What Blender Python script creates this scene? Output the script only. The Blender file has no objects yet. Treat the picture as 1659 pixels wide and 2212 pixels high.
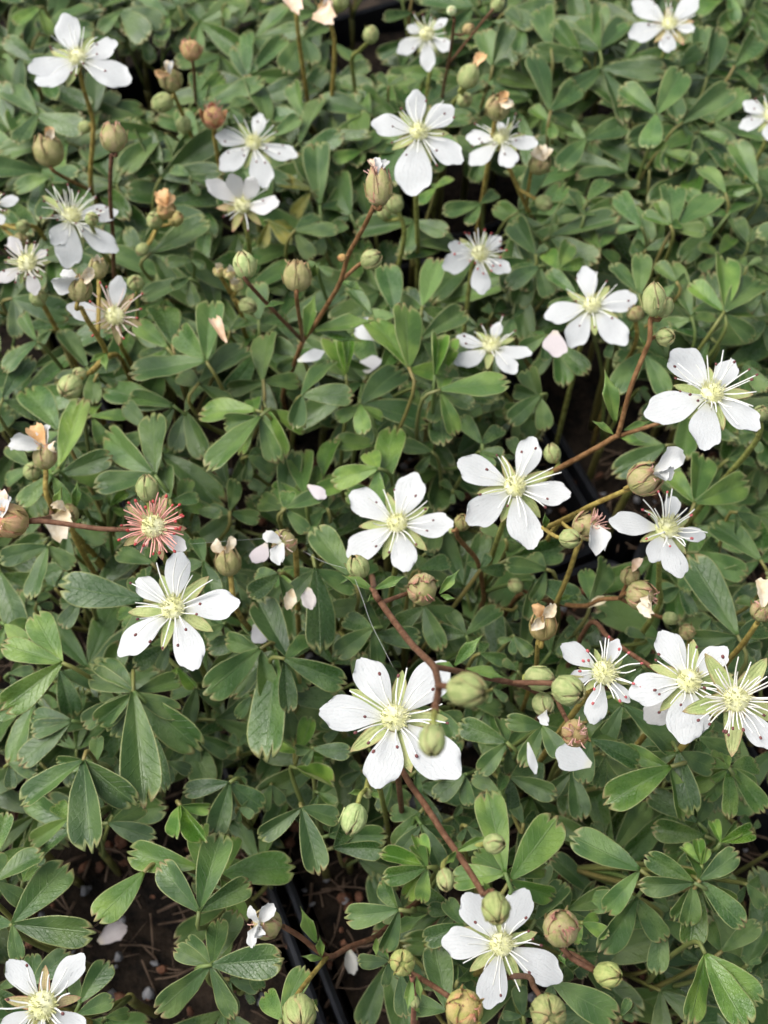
import bpy, math, random
from mathutils import Vector, Matrix
random.seed(11)
R = math.radians
SC = bpy.context.scene
COL = SC.collection

# ------------------------------------------------------------------ camera
ZC = 0.203            # camera height above the potting soil (m)
PITCH = R(60)         # looking down
TH = 0.32             # tan of half the horizontal field of view
CAM = Vector((0, 0, ZC))
FWD = Vector((0, math.cos(PITCH), -math.sin(PITCH)))
UPV = Vector((0, math.sin(PITCH), math.cos(PITCH)))
cd = bpy.data.cameras.new('camera')
cam = bpy.data.objects.new('camera', cd); COL.objects.link(cam)
cam.location = CAM
cam.rotation_euler = (R(90) - PITCH, 0, 0)
cd.sensor_fit = 'HORIZONTAL'; cd.sensor_width = 26.0; cd.lens = 13.0 / TH
cd.clip_start = 0.005; cd.clip_end = 500
cd.dof.use_dof = True; cd.dof.focus_distance = 0.134; cd.dof.aperture_fstop = 44
SC.camera = cam

# ------------------------------------------------------------------ daylight, overcast
SUN_EL, SUN_AZ = R(60), R(-80)
w = bpy.data.worlds.new('World'); SC.world = w; w.use_nodes = True
nt = w.node_tree; bg = nt.nodes['Background']
sky = nt.nodes.new('ShaderNodeTexSky'); sky.sky_type = 'NISHITA'; sky.sun_disc = False
sky.sun_elevation = SUN_EL; sky.sun_rotation = SUN_AZ
sky.dust_density = 4.0; sky.air_density = 1.0; sky.ozone_density = 0.6
bw = nt.nodes.new('ShaderNodeRGBToBW'); mxs = nt.nodes.new('ShaderNodeMix'); mxs.data_type = 'RGBA'; mxs.inputs[0].default_value = 0.72   # cloud veil: most of the blue goes grey
nt.links.new(sky.outputs[0], bw.inputs[0]); nt.links.new(sky.outputs[0], mxs.inputs[6]); nt.links.new(bw.outputs[0], mxs.inputs[7])
nt.links.new(mxs.outputs[2], bg.inputs[0]); bg.inputs[1].default_value = 0.138
sl = bpy.data.lights.new('sun', 'SUN'); sl.energy = 1.2; sl.angle = R(50); sl.color = (1, 0.96, 0.90)
so = bpy.data.objects.new('sun', sl); COL.objects.link(so)
_d = Vector((math.sin(SUN_AZ) * math.cos(SUN_EL), math.cos(SUN_AZ) * math.cos(SUN_EL), math.sin(SUN_EL)))
so.rotation_euler = _d.to_track_quat('Z', 'Y').to_euler()
vs = SC.view_settings
vs.view_transform = 'Standard'; vs.look = 'None'; vs.gamma = 1.0; vs.use_curve_mapping = False; vs.exposure = 0.98
SC.cycles.max_bounces = 5; SC.cycles.diffuse_bounces = 3; SC.cycles.glossy_bounces = 2; SC.cycles.transmission_bounces = 2
SC.cycles.caustics_reflective = False; SC.cycles.caustics_refractive = False; SC.cycles.use_light_tree = False
SC.cycles.use_adaptive_sampling = True; SC.cycles.adaptive_threshold = 0.03; SC.cycles.use_denoising = True

# ------------------------------------------------------------------ pixels to directions
S1 = 1659 / 3024.0
def D(c, r, x, y):                      # pixel of the zoomed tile (c, r) -> pixel of the 1659 x 2212 view
    return (1000 * c + x * 1000 / 1659) * S1, (1000 * r + y * 1000 / 1659) * S1
def ray(p):
    x = (p[0] - 829.5) / 829.5 * TH; y = -(p[1] - 1106) / 829.5 * TH
    return FWD + Vector((1, 0, 0)) * x + UPV * y
def at_z(p, z):
    d = ray(p); return CAM + d * ((z - ZC) / d.z)
def on_plane(p, c, n):
    d = ray(p); return CAM + d * ((c - CAM).dot(n) / d.dot(n))
FPX = 829.5 / TH
def depth(P): return (P - CAM).dot(FWD)
def to_px(P):
    v = P - CAM; z = v.dot(FWD)
    return (829.5 + v.x / z * FPX, 1106 - v.dot(UPV) / z * FPX)

# ------------------------------------------------------------------ materials
def newmat(name):
    m = bpy.data.materials.new(name); m.use_nodes = True
    t = m.node_tree; t.nodes.clear()
    return m, t
def nd(t, kind, **kw):
    n = t.nodes.new(kind)
    for k, v in kw.items():
        if k.startswith('i_'):
            n.inputs[k[2:].replace('_', ' ')].default_value = v
        elif k[0] == 'n' and k[1:].isdigit():
            n.inputs[int(k[1:])].default_value = v
        else: setattr(n, k, v)
    return n
def lk(t, a, b): t.links.new(a, b)
def math_n(t, op, a, b=None, clamp=False):
    n = t.nodes.new('ShaderNodeMath'); n.operation = op; n.use_clamp = clamp
    for i, v in enumerate((a, b)):
        if v is None: continue
        if isinstance(v, (int, float)): n.inputs[i].default_value = v
        else: t.links.new(v, n.inputs[i])
    return n.outputs[0]
def smooth(t, v, a, b):
    n = t.nodes.new('ShaderNodeMapRange'); n.interpolation_type = 'SMOOTHSTEP'
    t.links.new(v, n.inputs[0]); n.inputs[1].default_value = a; n.inputs[2].default_value = b
    return n.outputs[0]
def mixc(t, f, a, b, mode='MIX'):
    n = t.nodes.new('ShaderNodeMix'); n.data_type = 'RGBA'; n.blend_type = mode
    if isinstance(f, (int, float)): n.inputs[0].default_value = f
    else: t.links.new(f, n.inputs[0])
    for i, v in ((6, a), (7, b)):
        if isinstance(v, tuple): n.inputs[i].default_value = (*v, 1)
        else: t.links.new(v, n.inputs[i])
    return n.outputs[2]
def noise(t, scale, detail=3, rough=0.55, vec=None, rnd=None):
    n = t.nodes.new('ShaderNodeTexNoise'); n.inputs['Scale'].default_value = scale
    n.inputs['Detail'].default_value = detail; n.inputs['Roughness'].default_value = rough
    if vec is not None: t.links.new(vec, n.inputs['Vector'])
    return n.outputs[0]
def shifted_coords(t):                  # object coordinates moved by a random amount for each object
    tc = t.nodes.new('ShaderNodeTexCoord'); oi = t.nodes.new('ShaderNodeObjectInfo')
    a = t.nodes.new('ShaderNodeVectorMath'); a.operation = 'ADD'
    s = math_n(t, 'MULTIPLY', oi.outputs['Random'], 37.0)
    lk(t, tc.outputs['Object'], a.inputs[0]); lk(t, s, a.inputs[1])
    return a.outputs[0], tc, oi
def finish(t, col, rough, bump=None, bstr=0.2, bdist=0.001, transl=0.0, tcol=None, spec=0.5, sheen=0.0, sss=0.0):
    p = t.nodes.new('ShaderNodeBsdfPrincipled'); o = t.nodes.new('ShaderNodeOutputMaterial')
    lk(t, col, p.inputs['Base Color']) if not isinstance(col, tuple) else setattr(p.inputs['Base Color'], 'default_value', (*col, 1))
    if isinstance(rough, (int, float)): p.inputs['Roughness'].default_value = rough
    else: lk(t, rough, p.inputs['Roughness'])
    p.inputs['Specular IOR Level'].default_value = spec
    if sheen: p.inputs['Sheen Weight'].default_value = sheen
    if bump is not None:
        b = t.nodes.new('ShaderNodeBump'); b.inputs['Strength'].default_value = bstr; b.inputs['Distance'].default_value = bdist
        lk(t, bump, b.inputs['Height']); lk(t, b.outputs[0], p.inputs['Normal'])
    if transl:
        tr = t.nodes.new('ShaderNodeBsdfTranslucent'); mx = t.nodes.new('ShaderNodeMixShader')
        c2 = tcol if tcol is not None else col
        lk(t, c2, tr.inputs[0]) if not isinstance(c2, tuple) else setattr(tr.inputs[0], 'default_value', (*c2, 1))
        mx.inputs[0].default_value = transl
        lk(t, p.outputs[0], mx.inputs[1]); lk(t, tr.outputs[0], mx.inputs[2]); lk(t, mx.outputs[0], o.inputs[0])
    else: lk(t, p.outputs[0], o.inputs[0])

def uv_split(t, tc):
    s = t.nodes.new('ShaderNodeSeparateXYZ'); lk(t, tc.outputs['UV'], s.inputs[0])
    u = math_n(t, 'SUBTRACT', math_n(t, 'MULTIPLY', s.outputs[0], 2.0), 1.0)
    return u, math_n(t, 'ABSOLUTE', u), s.outputs[1]

def leaf_material(name, top=True):
    m, t = newmat(name)
    vec, tc, oi = shifted_coords(t)
    u, au, v = uv_split(t, tc)
    big = noise(t, 2.2, 1, 0.5, vec)
    fine = noise(t, 20, 2, 0.6, vec)
    if top:
        base = mixc(t, smooth(t, big, 0.35, 0.68), (0.031, 0.077, 0.014), (0.076, 0.138, 0.031))
    else:
        base = mixc(t, smooth(t, big, 0.35, 0.68), (0.115, 0.165, 0.080), (0.150, 0.200, 0.095))
    base = mixc(t, smooth(t, oi.outputs['Random'], 0.0, 1.0), base, mixc(t, 1.0, base, (1.30, 1.18, 1.25), 'MULTIPLY'))
    base = mixc(t, 1.0, base, oi.outputs['Color'], 'MULTIPLY')
    # lateral veins running up and out from the midrib
    ph = math_n(t, 'SUBTRACT', math_n(t, 'MULTIPLY', v, 8.0), math_n(t, 'MULTIPLY', au, 1.9))
    ph = math_n(t, 'ADD', ph, math_n(t, 'MULTIPLY', fine, 0.35))
    wv = math_n(t, 'ABSOLUTE', math_n(t, 'SINE', math_n(t, 'MULTIPLY', ph, math.pi)))
    vein = math_n(t, 'SUBTRACT', 1.0, smooth(t, wv, 0.0, 0.22))
    mid = math_n(t, 'SUBTRACT', 1.0, smooth(t, au, 0.012, 0.055))
    vor = nd(t, 'ShaderNodeTexVoronoi', feature='DISTANCE_TO_EDGE', i_Scale=26.0); lk(t, vec, vor.inputs['Vector'])
    net = smooth(t, vor.outputs['Distance'], 0.0, 0.12)
    edge = math_n(t, 'MAXIMUM', au, v)
    marg = smooth(t, edge, 0.90, 0.97)
    if top:
        col = mixc(t, math_n(t, 'MULTIPLY', vein, 0.22), base, mixc(t, 1.0, base, (1.7, 1.55, 1.6), 'MULTIPLY'))
        col = mixc(t, math_n(t, 'MULTIPLY', mid, 0.50), col, (0.13, 0.20, 0.065))
        col = mixc(t, math_n(t, 'MULTIPLY', smooth(t, fine, 0.42, 0.66), 0.22), col, mixc(t, 1.0, col, (1.5, 1.4, 1.5), 'MULTIPLY'))
        tipmix = smooth(t, v, 0.93, 1.0)
        mc = mixc(t, math_n(t, 'MULTIPLY', tipmix, smooth(t, big, 0.4, 0.6)), (0.27, 0.30, 0.11), (0.30, 0.19, 0.10))
        col = mixc(t, math_n(t, 'MULTIPLY', marg, 0.80), col, mc)
        pass
    else:
        col = mixc(t, math_n(t, 'MULTIPLY', mid, 0.6), base, (0.24, 0.28, 0.14))
        col = mixc(t, math_n(t, 'MULTIPLY', marg, 0.5), col, (0.27, 0.29, 0.12))
    h = math_n(t, 'ADD', math_n(t, 'MULTIPLY', vein, -0.5), math_n(t, 'MULTIPLY', net, 0.14))
    h = math_n(t, 'ADD', h, math_n(t, 'MULTIPLY', fine, 0.55))
    h = math_n(t, 'ADD', h, math_n(t, 'MULTIPLY', mid, -0.8))
    rg = math_n(t, 'ADD', math_n(t, 'MULTIPLY', fine, 0.26), math_n(t, 'ADD', math_n(t, 'MULTIPLY', oi.outputs['Random'], 0.20), 0.13 if top else 0.45))
    finish(t, col, rg, h, 0.5, 0.00022, transl=0.13, tcol=mixc(t, 1.0, col, (1.5, 1.7, 0.7), 'MULTIPLY'), spec=0.56 if top else 0.25)
    return m
M = {}
M['leaf'] = leaf_material('leaf_upper_green'); M['leaf_under'] = leaf_material('leaf_underside_pale', False)

def petal_material():
    m, t = newmat('petal_white'); vec, tc, oi = shifted_coords(t)
    u, au, v = uv_split(t, tc)
    n1 = noise(t, 5, 3, 0.55, vec)
    # veins fanning out from the claw
    a = math_n(t, 'MULTIPLY', u, 4.4); a = math_n(t, 'ADD', a, math_n(t, 'MULTIPLY', n1, 2.6))
    wv = math_n(t, 'ABSOLUTE', math_n(t, 'SINE', math_n(t, 'MULTIPLY', a, math.pi)))
    vein = math_n(t, 'SUBTRACT', 1.0, smooth(t, wv, 0.0, 0.38))
    vor = nd(t, 'ShaderNodeTexVoronoi', feature='DISTANCE_TO_EDGE', i_Scale=9.0); lk(t, vec, vor.inputs['Vector'])
    net = math_n(t, 'SUBTRACT', 1.0, smooth(t, vor.outputs['Distance'], 0.0, 0.1))
    col = mixc(t, math_n(t, 'MULTIPLY', vein, 0.36), (0.62, 0.63, 0.63), (0.44, 0.475, 0.49))
    col = mixc(t, math_n(t, 'MULTIPLY', net, 0.30), col, (0.68, 0.72, 0.73))
    basem = math_n(t, 'SUBTRACT', 1.0, smooth(t, v, 0.03, 0.26))
    col = mixc(t, math_n(t, 'MULTIPLY', basem, 0.55), col, (0.72, 0.72, 0.52))
    col = mixc(t, 1.0, col, oi.outputs['Color'], 'MULTIPLY')
    h = math_n(t, 'SUBTRACT', math_n(t, 'MULTIPLY', n1, 0.6), math_n(t, 'ADD', math_n(t, 'MULTIPLY', vein, 0.6), math_n(t, 'MULTIPLY', net, 0.25)))
    finish(t, col, 0.5, h, 0.28, 0.0002, transl=0.22, spec=0.3)
    return m
M['petal'] = petal_material()

def bud_material(name, a, b, edge, em):
    m, t = newmat(name); vec, tc, oi = shifted_coords(t)
    u, au, v = uv_split(t, tc)
    n1 = noise(t, 1.6, 3, 0.6, vec); n2 = noise(t, 14, 3, 0.6, vec)
    col = mixc(t, smooth(t, n1, 0.35, 0.65), a, b)
    col = mixc(t, math_n(t, 'MULTIPLY', smooth(t, n2, 0.35, 0.7), 0.35), col, mixc(t, 1.0, col, (0.72, 0.66, 0.55), 'MULTIPLY'))
    e = math_n(t, 'MAXIMUM', smooth(t, au, 0.72, 1.0), smooth(t, v, 0.80, 1.0))
    e = math_n(t, 'MULTIPLY', e, smooth(t, n1, 0.30, 0.62))
    col = mixc(t, math_n(t, 'MULTIPLY', e, em), col, edge)
    col = mixc(t, 1.0, col, oi.outputs['Color'], 'MULTIPLY')
    ribs = math_n(t, 'SINE', math_n(t, 'MULTIPLY', math_n(t, 'ADD', u, math_n(t, 'MULTIPLY', n2, 0.2)), 14.0))
    h = math_n(t, 'ADD', math_n(t, 'MULTIPLY', n2, 1.0), math_n(t, 'MULTIPLY', ribs, 0.15))
    finish(t, col, 0.62, h, 0.6, 0.00025, spec=0.3)
    return m
M['sepal'] = bud_material('sepal_yellow_green', (0.29, 0.36, 0.135), (0.42, 0.45, 0.20), (0.36, 0.20, 0.12), 0.7)
M['sepal_red'] = bud_material('sepal_reddish', (0.33, 0.33, 0.125), (0.46, 0.37, 0.20), (0.40, 0.13, 0.12), 0.75)
M['sepal_dry'] = bud_material('sepal_drying_olive', (0.28, 0.275, 0.105), (0.41, 0.36, 0.17), (0.30, 0.15, 0.09), 0.7)

def simple_noise(name, a, b, scale, rough=0.6, bs=0.3, bd=0.1, transl=0.0, spec=0.4, useobj=False, sheen=0.0):
    m, t = newmat(name); vec, tc, oi = shifted_coords(t)
    n1 = noise(t, scale, 4, 0.6, vec)
    col = mixc(t, smooth(t, n1, 0.3, 0.7), a, b)
    if useobj: col = mixc(t, 1.0, col, oi.outputs['Color'], 'MULTIPLY')
    finish(t, col, rough, n1, bs, bd, transl=transl, spec=spec, sheen=sheen)
    return m
M['dry_petal'] = simple_noise('petal_dried_cream', (0.62, 0.50, 0.32), (0.78, 0.72, 0.60), 2.2, 0.7, 0.6, 0.0003, 0.15, 0.2, True)
M['disc'] = simple_noise('flower_centre_cream', (0.58, 0.58, 0.26), (0.76, 0.75, 0.50), 900, 0.7, 0.5, 0.0003, 0.0, 0.2)
M['filament'] = simple_noise('stamen_filament_white', (0.86, 0.86, 0.80), (0.90, 0.90, 0.86), 500, 0.5, 0.0, 0.1, 0.1, 0.3, True)
M['anther'] = simple_noise('anther_maroon', (0.10, 0.035, 0.035), (0.20, 0.07, 0.065), 900, 0.6, 0.2, 0.0002, 0.0, 0.3, True)
M['stem'] = simple_noise('stem_hairy_skin', (0.60, 0.50, 0.42), (1.15, 1.10, 1.05), 900, 0.65, 0.8, 0.0006, 0.0, 0.25, True)
M['petiole'] = simple_noise('petiole_green', (0.095, 0.14, 0.035), (0.18, 0.215, 0.065), 90, 0.5, 0.2, 0.0004, 0.0, 0.4, True)
M['plastic'] = simple_noise('black_pot_plastic', (0.010, 0.011, 0.014), (0.022, 0.024, 0.030), 160, 0.38, 0.15, 0.0004)
M['thread'] = simple_noise('spider_silk', (0.7, 0.7, 0.7), (0.85, 0.85, 0.85), 90, 0.3, 0, 0.1)
def soil_material():
    m, t = newmat('dark_potting_soil'); tc = t.nodes.new('ShaderNodeTexCoord')
    n1 = noise(t, 260, 6, 0.7, tc.outputs['Object']); n2 = noise(t, 900, 4, 0.7, tc.outputs['Object'])
    col = mixc(t, smooth(t, n1, 0.35, 0.7), (0.006, 0.0045, 0.0035), (0.050, 0.034, 0.022))
    col = mixc(t, smooth(t, n2, 0.64, 0.74), col, (0.09, 0.063, 0.042))
    finish(t, col, 0.85, math_n(t, 'ADD', n1, math_n(t, 'MULTIPLY', n2, 0.5)), 0.9, 0.0015, spec=0.25)
    return m
M['soil'] = soil_material()
M['litter'] = simple_noise('dry_plant_litter', (0.075, 0.045, 0.028), (0.22, 0.15, 0.10), 300, 0.8, 0.4, 0.0005)
M['bark'] = simple_noise('bark_chip_rust', (0.10, 0.045, 0.025), (0.25, 0.11, 0.06), 300, 0.8, 0.5, 0.0006)
M['grit'] = simple_noise('grey_grit', (0.10, 0.10, 0.11), (0.30, 0.30, 0.31), 300, 0.8, 0.4, 0.0005)

# ------------------------------------------------------------------ mesh helpers
def mesh_from(name, verts, faces, uvs=None, mats=(), mi=None, smooth_=True):
    me = bpy.data.meshes.new(name); me.from_pydata([tuple(v) for v in verts], [], faces)
    if uvs is not None:
        l = me.uv_layers.new(name='uv')
        for p in me.polygons:
            for li in p.loop_indices: l.data[li].uv = uvs[me.loops[li].vertex_index]
    for m in mats: me.materials.append(m)
    if mi is not None: me.polygons.foreach_set('material_index', mi)
    if smooth_: me.polygons.foreach_set('use_smooth', [True] * len(me.polygons))
    me.update(); return me
def obj(name, me, parent=None, mat=None):
    o = bpy.data.objects.new(name, me); COL.objects.link(o)
    if parent is not None: o.parent = parent
    if mat is not None: o.matrix_local = mat
    return o
def empty(name, loc):
    o = bpy.data.objects.new(name, None); COL.objects.link(o); o.location = loc
    o.empty_display_size = 0.004
    return o
def tag(o, label, cat, group=None):
    o['label'] = label; o['category'] = cat
    if group: o['group'] = group
class MB:
    def __init__(s): s.v = []; s.f = []; s.uv = []; s.mi = []
    def add(s, v, f, uv=None, mi=0):
        k = len(s.v); s.v += [Vector(p) for p in v]; s.f += [tuple(i + k for i in q) for q in f]
        s.uv += list(uv) if uv is not None else [(0.5, 0.5)] * len(v); s.mi += [mi] * len(f)
    def mesh(s, name, mats, smooth_=True): return mesh_from(name, s.v, s.f, s.uv, mats, s.mi, smooth_)
def frame_of(d):
    d = d.normalized(); a = Vector((0, 0, 1)) if abs(d.z) < 0.9 else Vector((1, 0, 0))
    x = d.cross(a).normalized(); return x, d.cross(x).normalized()
def tube(mb, pts, radii, sides=6, cap=True, mi=0):
    vs_, fs, uv = [], [], []; n = len(pts)
    for i, p in enumerate(pts):
        d = pts[min(i + 1, n - 1)] - pts[max(i - 1, 0)]
        x, y = frame_of(d)
        if i:                                    # keep the frame from twisting
            x = (px_ - d.normalized() * px_.dot(d.normalized())).normalized(); y = d.normalized().cross(x)
        px_ = x
        for k in range(sides):
            a = 2 * math.pi * k / sides
            vs_.append(p + (x * math.cos(a) + y * math.sin(a)) * radii[i]); uv.append((k / sides, i / (n - 1)))
    for i in range(n - 1):
        for k in range(sides):
            k2 = (k + 1) % sides
            fs.append((i * sides + k, i * sides + k2, (i + 1) * sides + k2, (i + 1) * sides + k))
    if cap:
        fs.append(tuple(range(sides))[::-1]); fs.append(tuple((n - 1) * sides + k for k in range(sides)))
    mb.add(vs_, fs, uv, mi)
def spline(pts, k=4):
    if len(pts) < 3:
        return [pts[0].lerp(pts[-1], i / k) for i in range(k + 1)]
    out = []; P = [pts[0] * 2 - pts[1]] + list(pts) + [pts[-1] * 2 - pts[-2]]
    for i in range(1, len(P) - 2):
        for j in range(k):
            t = j / k; a, b, c, d = P[i - 1], P[i], P[i + 1], P[i + 2]
            out.append(0.5 * ((2 * b) + (c - a) * t + (2 * a - 5 * b + 4 * c - d) * t * t + (3 * b - a - 3 * c + d) * t ** 3))
    out.append(pts[-1].copy()); return out
def ball(mb, c, r, ax=Vector((0, 0, 1)), el=1.0, seg=6, rings=4, mi=0):
    x, y = frame_of(ax); z = ax.normalized(); v = []; f = []
    for i in range(rings + 1):
        th = math.pi * i / rings
        for k in range(seg):
            a = 2 * math.pi * k / seg
            v.append(c + (x * math.cos(a) + y * math.sin(a)) * r * math.sin(th) + z * r * el * math.cos(th))
    for i in range(rings):
        for k in range(seg):
            k2 = (k + 1) % seg; f.append((i * seg + k, (i + 1) * seg + k, (i + 1) * seg + k2, i * seg + k2))
    mb.add(v, f, None, mi)

# ---- leaflet: wedge-based blade with three to five teeth at the tip, real thickness, unit length along x
def leaflet_mesh(name, seed, fold=0.25, curl=0.10, teeth=3, wmax=0.235, toothless=False, wav=0.012):
    rn = random.Random(seed)
    US = [-1, -0.93, -0.8, -0.62, -0.46, -0.33, -0.2, -0.05, 0.05, 0.2, 0.33, 0.46, 0.62, 0.8, 0.93, 1]
    VS = [0, 0.06, 0.14, 0.24, 0.35, 0.46, 0.57, 0.68, 0.78, 0.87, 0.94, 1.0]
    ph = rn.uniform(0, 6.28); ph2 = rn.uniform(0, 6.28); asym = rn.uniform(-0.05, 0.05)
    n1 = rn.uniform(0.27, 0.36); n2 = rn.uniform(0.27, 0.36); nd1 = rn.uniform(0.10, 0.155); nd2 = rn.uniform(0.10, 0.155)
    peak = rn.uniform(0.68, 0.80) if not toothless else 0.6; bend = rn.uniform(-0.06, 0.06); side = rn.uniform(0.0, 0.4) 
    def L(u):
        au = abs(u)
        if toothless: return 1.0 - 0.5 * au ** 1.5
        e = 0.985 - 0.075 * au ** 2.0 + 0.015 * max(0, 1 - au / 0.3)
        for c, dp in ((-n1, nd1), (n2, nd2)):
            e -= dp * max(0, 1 - abs(u - c) / 0.15)
        if teeth == 5:
            for c in (-0.66, 0.66): e -= 0.05 * max(0, 1 - abs(u - c) / 0.12)
        return e
    def W(v):
        s = min(v / peak, 1.0)
        a = 0.026 + (wmax - 0.026) * (math.sin(s * math.pi / 2) ** (1.0 if not toothless else 1.15))
        if v > peak:
            q = (v - peak) / (1 - peak); a *= (1 - (0.30 if not toothless else 0.9) * q ** 2.4)
        return a
    top = []; uv = []
    for v in VS:
        for u in US:
            b = 1.0 if v < 0.6 else 1 + (L(u) - 1) * ((v - 0.6) / 0.4) ** 1.1
            x = v * b; y = u * W(v) * (1 + asym * (1 if u > 0 else -1)) + bend * v * v
            au = abs(u)
            z = fold * W(v) * (au ** 1.3) - curl * v * v - 0.012 * max(0, 1 - au / 0.2) * min(1, v * 6) * (1 - v * 0.6)
            z += wav * math.sin(v * 9 + ph + (2 if u > 0 else 0)) * au ** 2 + 0.5 * wav * math.sin(v * 17 + ph2 - u * 3) * au
            z -= 0.05 * fold * W(v) * max(0, au - 0.8) / 0.2
            top.append(Vector((x, y, z))); uv.append((u * 0.5 + 0.5, v))
    nu, nv = len(US), len(VS); th = 0.020
    f = []; mi = []
    for i in range(nv - 1):
        for k in range(nu - 1):
            f.append((i * nu + k, (i + 1) * nu + k, (i + 1) * nu + k + 1, i * nu + k + 1)[::-1]); mi.append(0)
    N = nv * nu
    bot = [p - Vector((0, 0, th * (0.35 + 0.65 * (1 - abs(uv[i][0] * 2 - 1) ** 3)))) for i, p in enumerate(top)]
    for q in f[:]: f.append(tuple(i + N for i in q)[::-1]); mi.append(1)
    ring = [k for k in range(nu)] + [i * nu + nu - 1 for i in range(1, nv)] + [(nv - 1) * nu + k for k in range(nu - 2, -1, -1)] + [i * nu for i in range(nv - 2, 0, -1)]
    for a, b in zip(ring, ring[1:] + ring[:1]):
        f.append((a, b, b + N, a + N)[::-1]); mi.append(1)
    return mesh_from(name, top + bot, f, uv + uv, (M['leaf'], M['leaf_under']), mi)
LEAF = [leaflet_mesh('leaflet', s, fold=f, curl=c, teeth=t, wav=wv) for s, (f, c, t, wv) in enumerate(
    [(0.22, 0.06, 3, .010), (0.35, 0.12, 3, .014), (0.10, 0.03, 3, .016), (0.45, 0.02, 3, .010), (0.28, 0.16, 3, .014),
     (0.15, 0.10, 3, .020), (0.50, 0.10, 3, .012), (0.05, 0.08, 3, .014), (0.30, -0.05, 3, .018), (0.20, 0.20, 3, .012)])]
LEAF_FOLD = [leaflet_mesh('young_leaflet', 50 + s, fold=f, curl=-0.05, teeth=3, wav=.02) for s, f in enumerate((1.5, 2.0, 1.1))]
BRACT = [leaflet_mesh('bract', 70 + s, fold=0.5, curl=c, toothless=True, wmax=0.17) for s, c in enumerate((0.05, 0.2))]

# ---- petal: unit length along x
def petal_mesh(name, seed, wide=0.30):
    rn = random.Random(seed); nu, nv = 11, 12
    cup = rn.uniform(-0.05, 0.16); ph = rn.uniform(0, 6); ph2 = rn.uniform(0, 6); tw = rn.uniform(-0.25, 0.25); lift = rn.uniform(-0.10, 0.10)
    notch = rn.uniform(-0.01, 0.025); bend = rn.uniform(-0.08, 0.08); pk = rn.uniform(0.58, 0.70)
    jag = [rn.uniform(-0.010, 0.010) for _ in range(nu)]
    v_, uv = [], []
    for i in range(nv):
        v = i / (nv - 1)
        s = min(v / pk, 1)
        W = 0.055 + (wide - 0.055) * math.sin(s * math.pi / 2) ** 1.25
        if v > pk: W *= math.sqrt(max(0.0, 1 - 0.66 * ((v - pk) / (1 - pk)) ** 2.6))
        for k in range(nu):
            u = -1 + 2 * k / (nu - 1); au = abs(u)
            x = v * (1 - (0.15 * au ** 2.2 + notch * max(0, 1 - au * 4)) * v ** 3) + jag[k] * v ** 6
            y = u * W + bend * v * v
            z = cup * W * au ** 2 + lift * v * v + 0.018 * math.sin(v * 7 + ph + u * 2) * v + 0.013 * au * math.sin(v * 12 + ph2 + (1.5 if u > 0 else 0)) * v + tw * y * v * 0.6
            v_.append((x, y, z)); uv.append((u * 0.5 + 0.5, v))
    f = [(i * nu + k, i * nu + k + 1, (i + 1) * nu + k + 1, (i + 1) * nu + k) for i in range(nv - 1) for k in range(nu - 1)]
    return mesh_from(name, v_, f, uv, (M['petal'],))
PETAL = [petal_mesh('petal', 200 + s) for s in range(9)]
def crumple_mesh(name, seed):
    rn = random.Random(seed); nu, nv = 7, 8; v_, uv = [], []
    jz = [[rn.uniform(-0.10, 0.10) for _ in range(nu)] for _ in range(nv)]
    roll = rn.uniform(1.2, 2.2)
    for i in range(nv):
        v = i / (nv - 1); W = 0.05 + 0.22 * math.sin(min(1, v * 1.25) * math.pi / 2) * (1 - 0.45 * max(0, v - 0.75) / 0.25)
        for k in range(nu):
            u = -1 + 2 * k / (nu - 1); a = u * roll * 0.75
            v_.append((v + rn.uniform(-.03, .03) - 0.1 * abs(u) * v, math.sin(a) * W * 0.8 + rn.uniform(-.02, .02), (1 - math.cos(a)) * W + jz[i][k] * v + 0.25 * math.sin(v * 3) * v))
            uv.append((u * 0.5 + 0.5, v))
    f = [(i * nu + k, i * nu + k + 1, (i + 1) * nu + k + 1, (i + 1) * nu + k) for i in range(nv - 1) for k in range(nu - 1)]
    return v_, f, uv
CRUMPLE = [mesh_from('shrivelled_petal', *crumple_mesh('c', 300 + s)[:2], crumple_mesh('c', 300 + s)[2], (M['petal'],)) for s in range(4)]
CRUMPLE_DRY = [mesh_from('dried_petal', *crumple_mesh('c', 320 + s)[:2], crumple_mesh('c', 320 + s)[2], (M['dry_petal'],)) for s in range(4)]

def sepal_flat_mesh(name, mat, seed):
    rn = random.Random(seed); nu, nv = 7, 8; v_, uv = [], []; c = rn.uniform(-0.1, 0.12)
    for i in range(nv):
        v = i / (nv - 1); W = 0.21 * (1 - v) ** 0.72 * (0.85 + 0.6 * v) + 0.006
        for k in range(nu):
            u = -1 + 2 * k / (nu - 1)
            v_.append((v, u * W, 0.35 * W * u * u + c * v * v)); uv.append((u * 0.5 + 0.5, v))
    f = [(i * nu + k, i * nu + k + 1, (i + 1) * nu + k + 1, (i + 1) * nu + k) for i in range(nv - 1) for k in range(nu - 1)]
    n = len(v_); v_ += [(x, y, z - 0.05) for x, y, z in v_]; uv += uv
    f += [tuple(i + n for i in q)[::-1] for q in f]
    return mesh_from(name, v_, f, uv, (M[mat],))
SEPAL = {m: [sepal_flat_mesh('sepal', m, s) for s in range(3)] for m in ('sepal', 'sepal_red', 'sepal_dry')}

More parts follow.
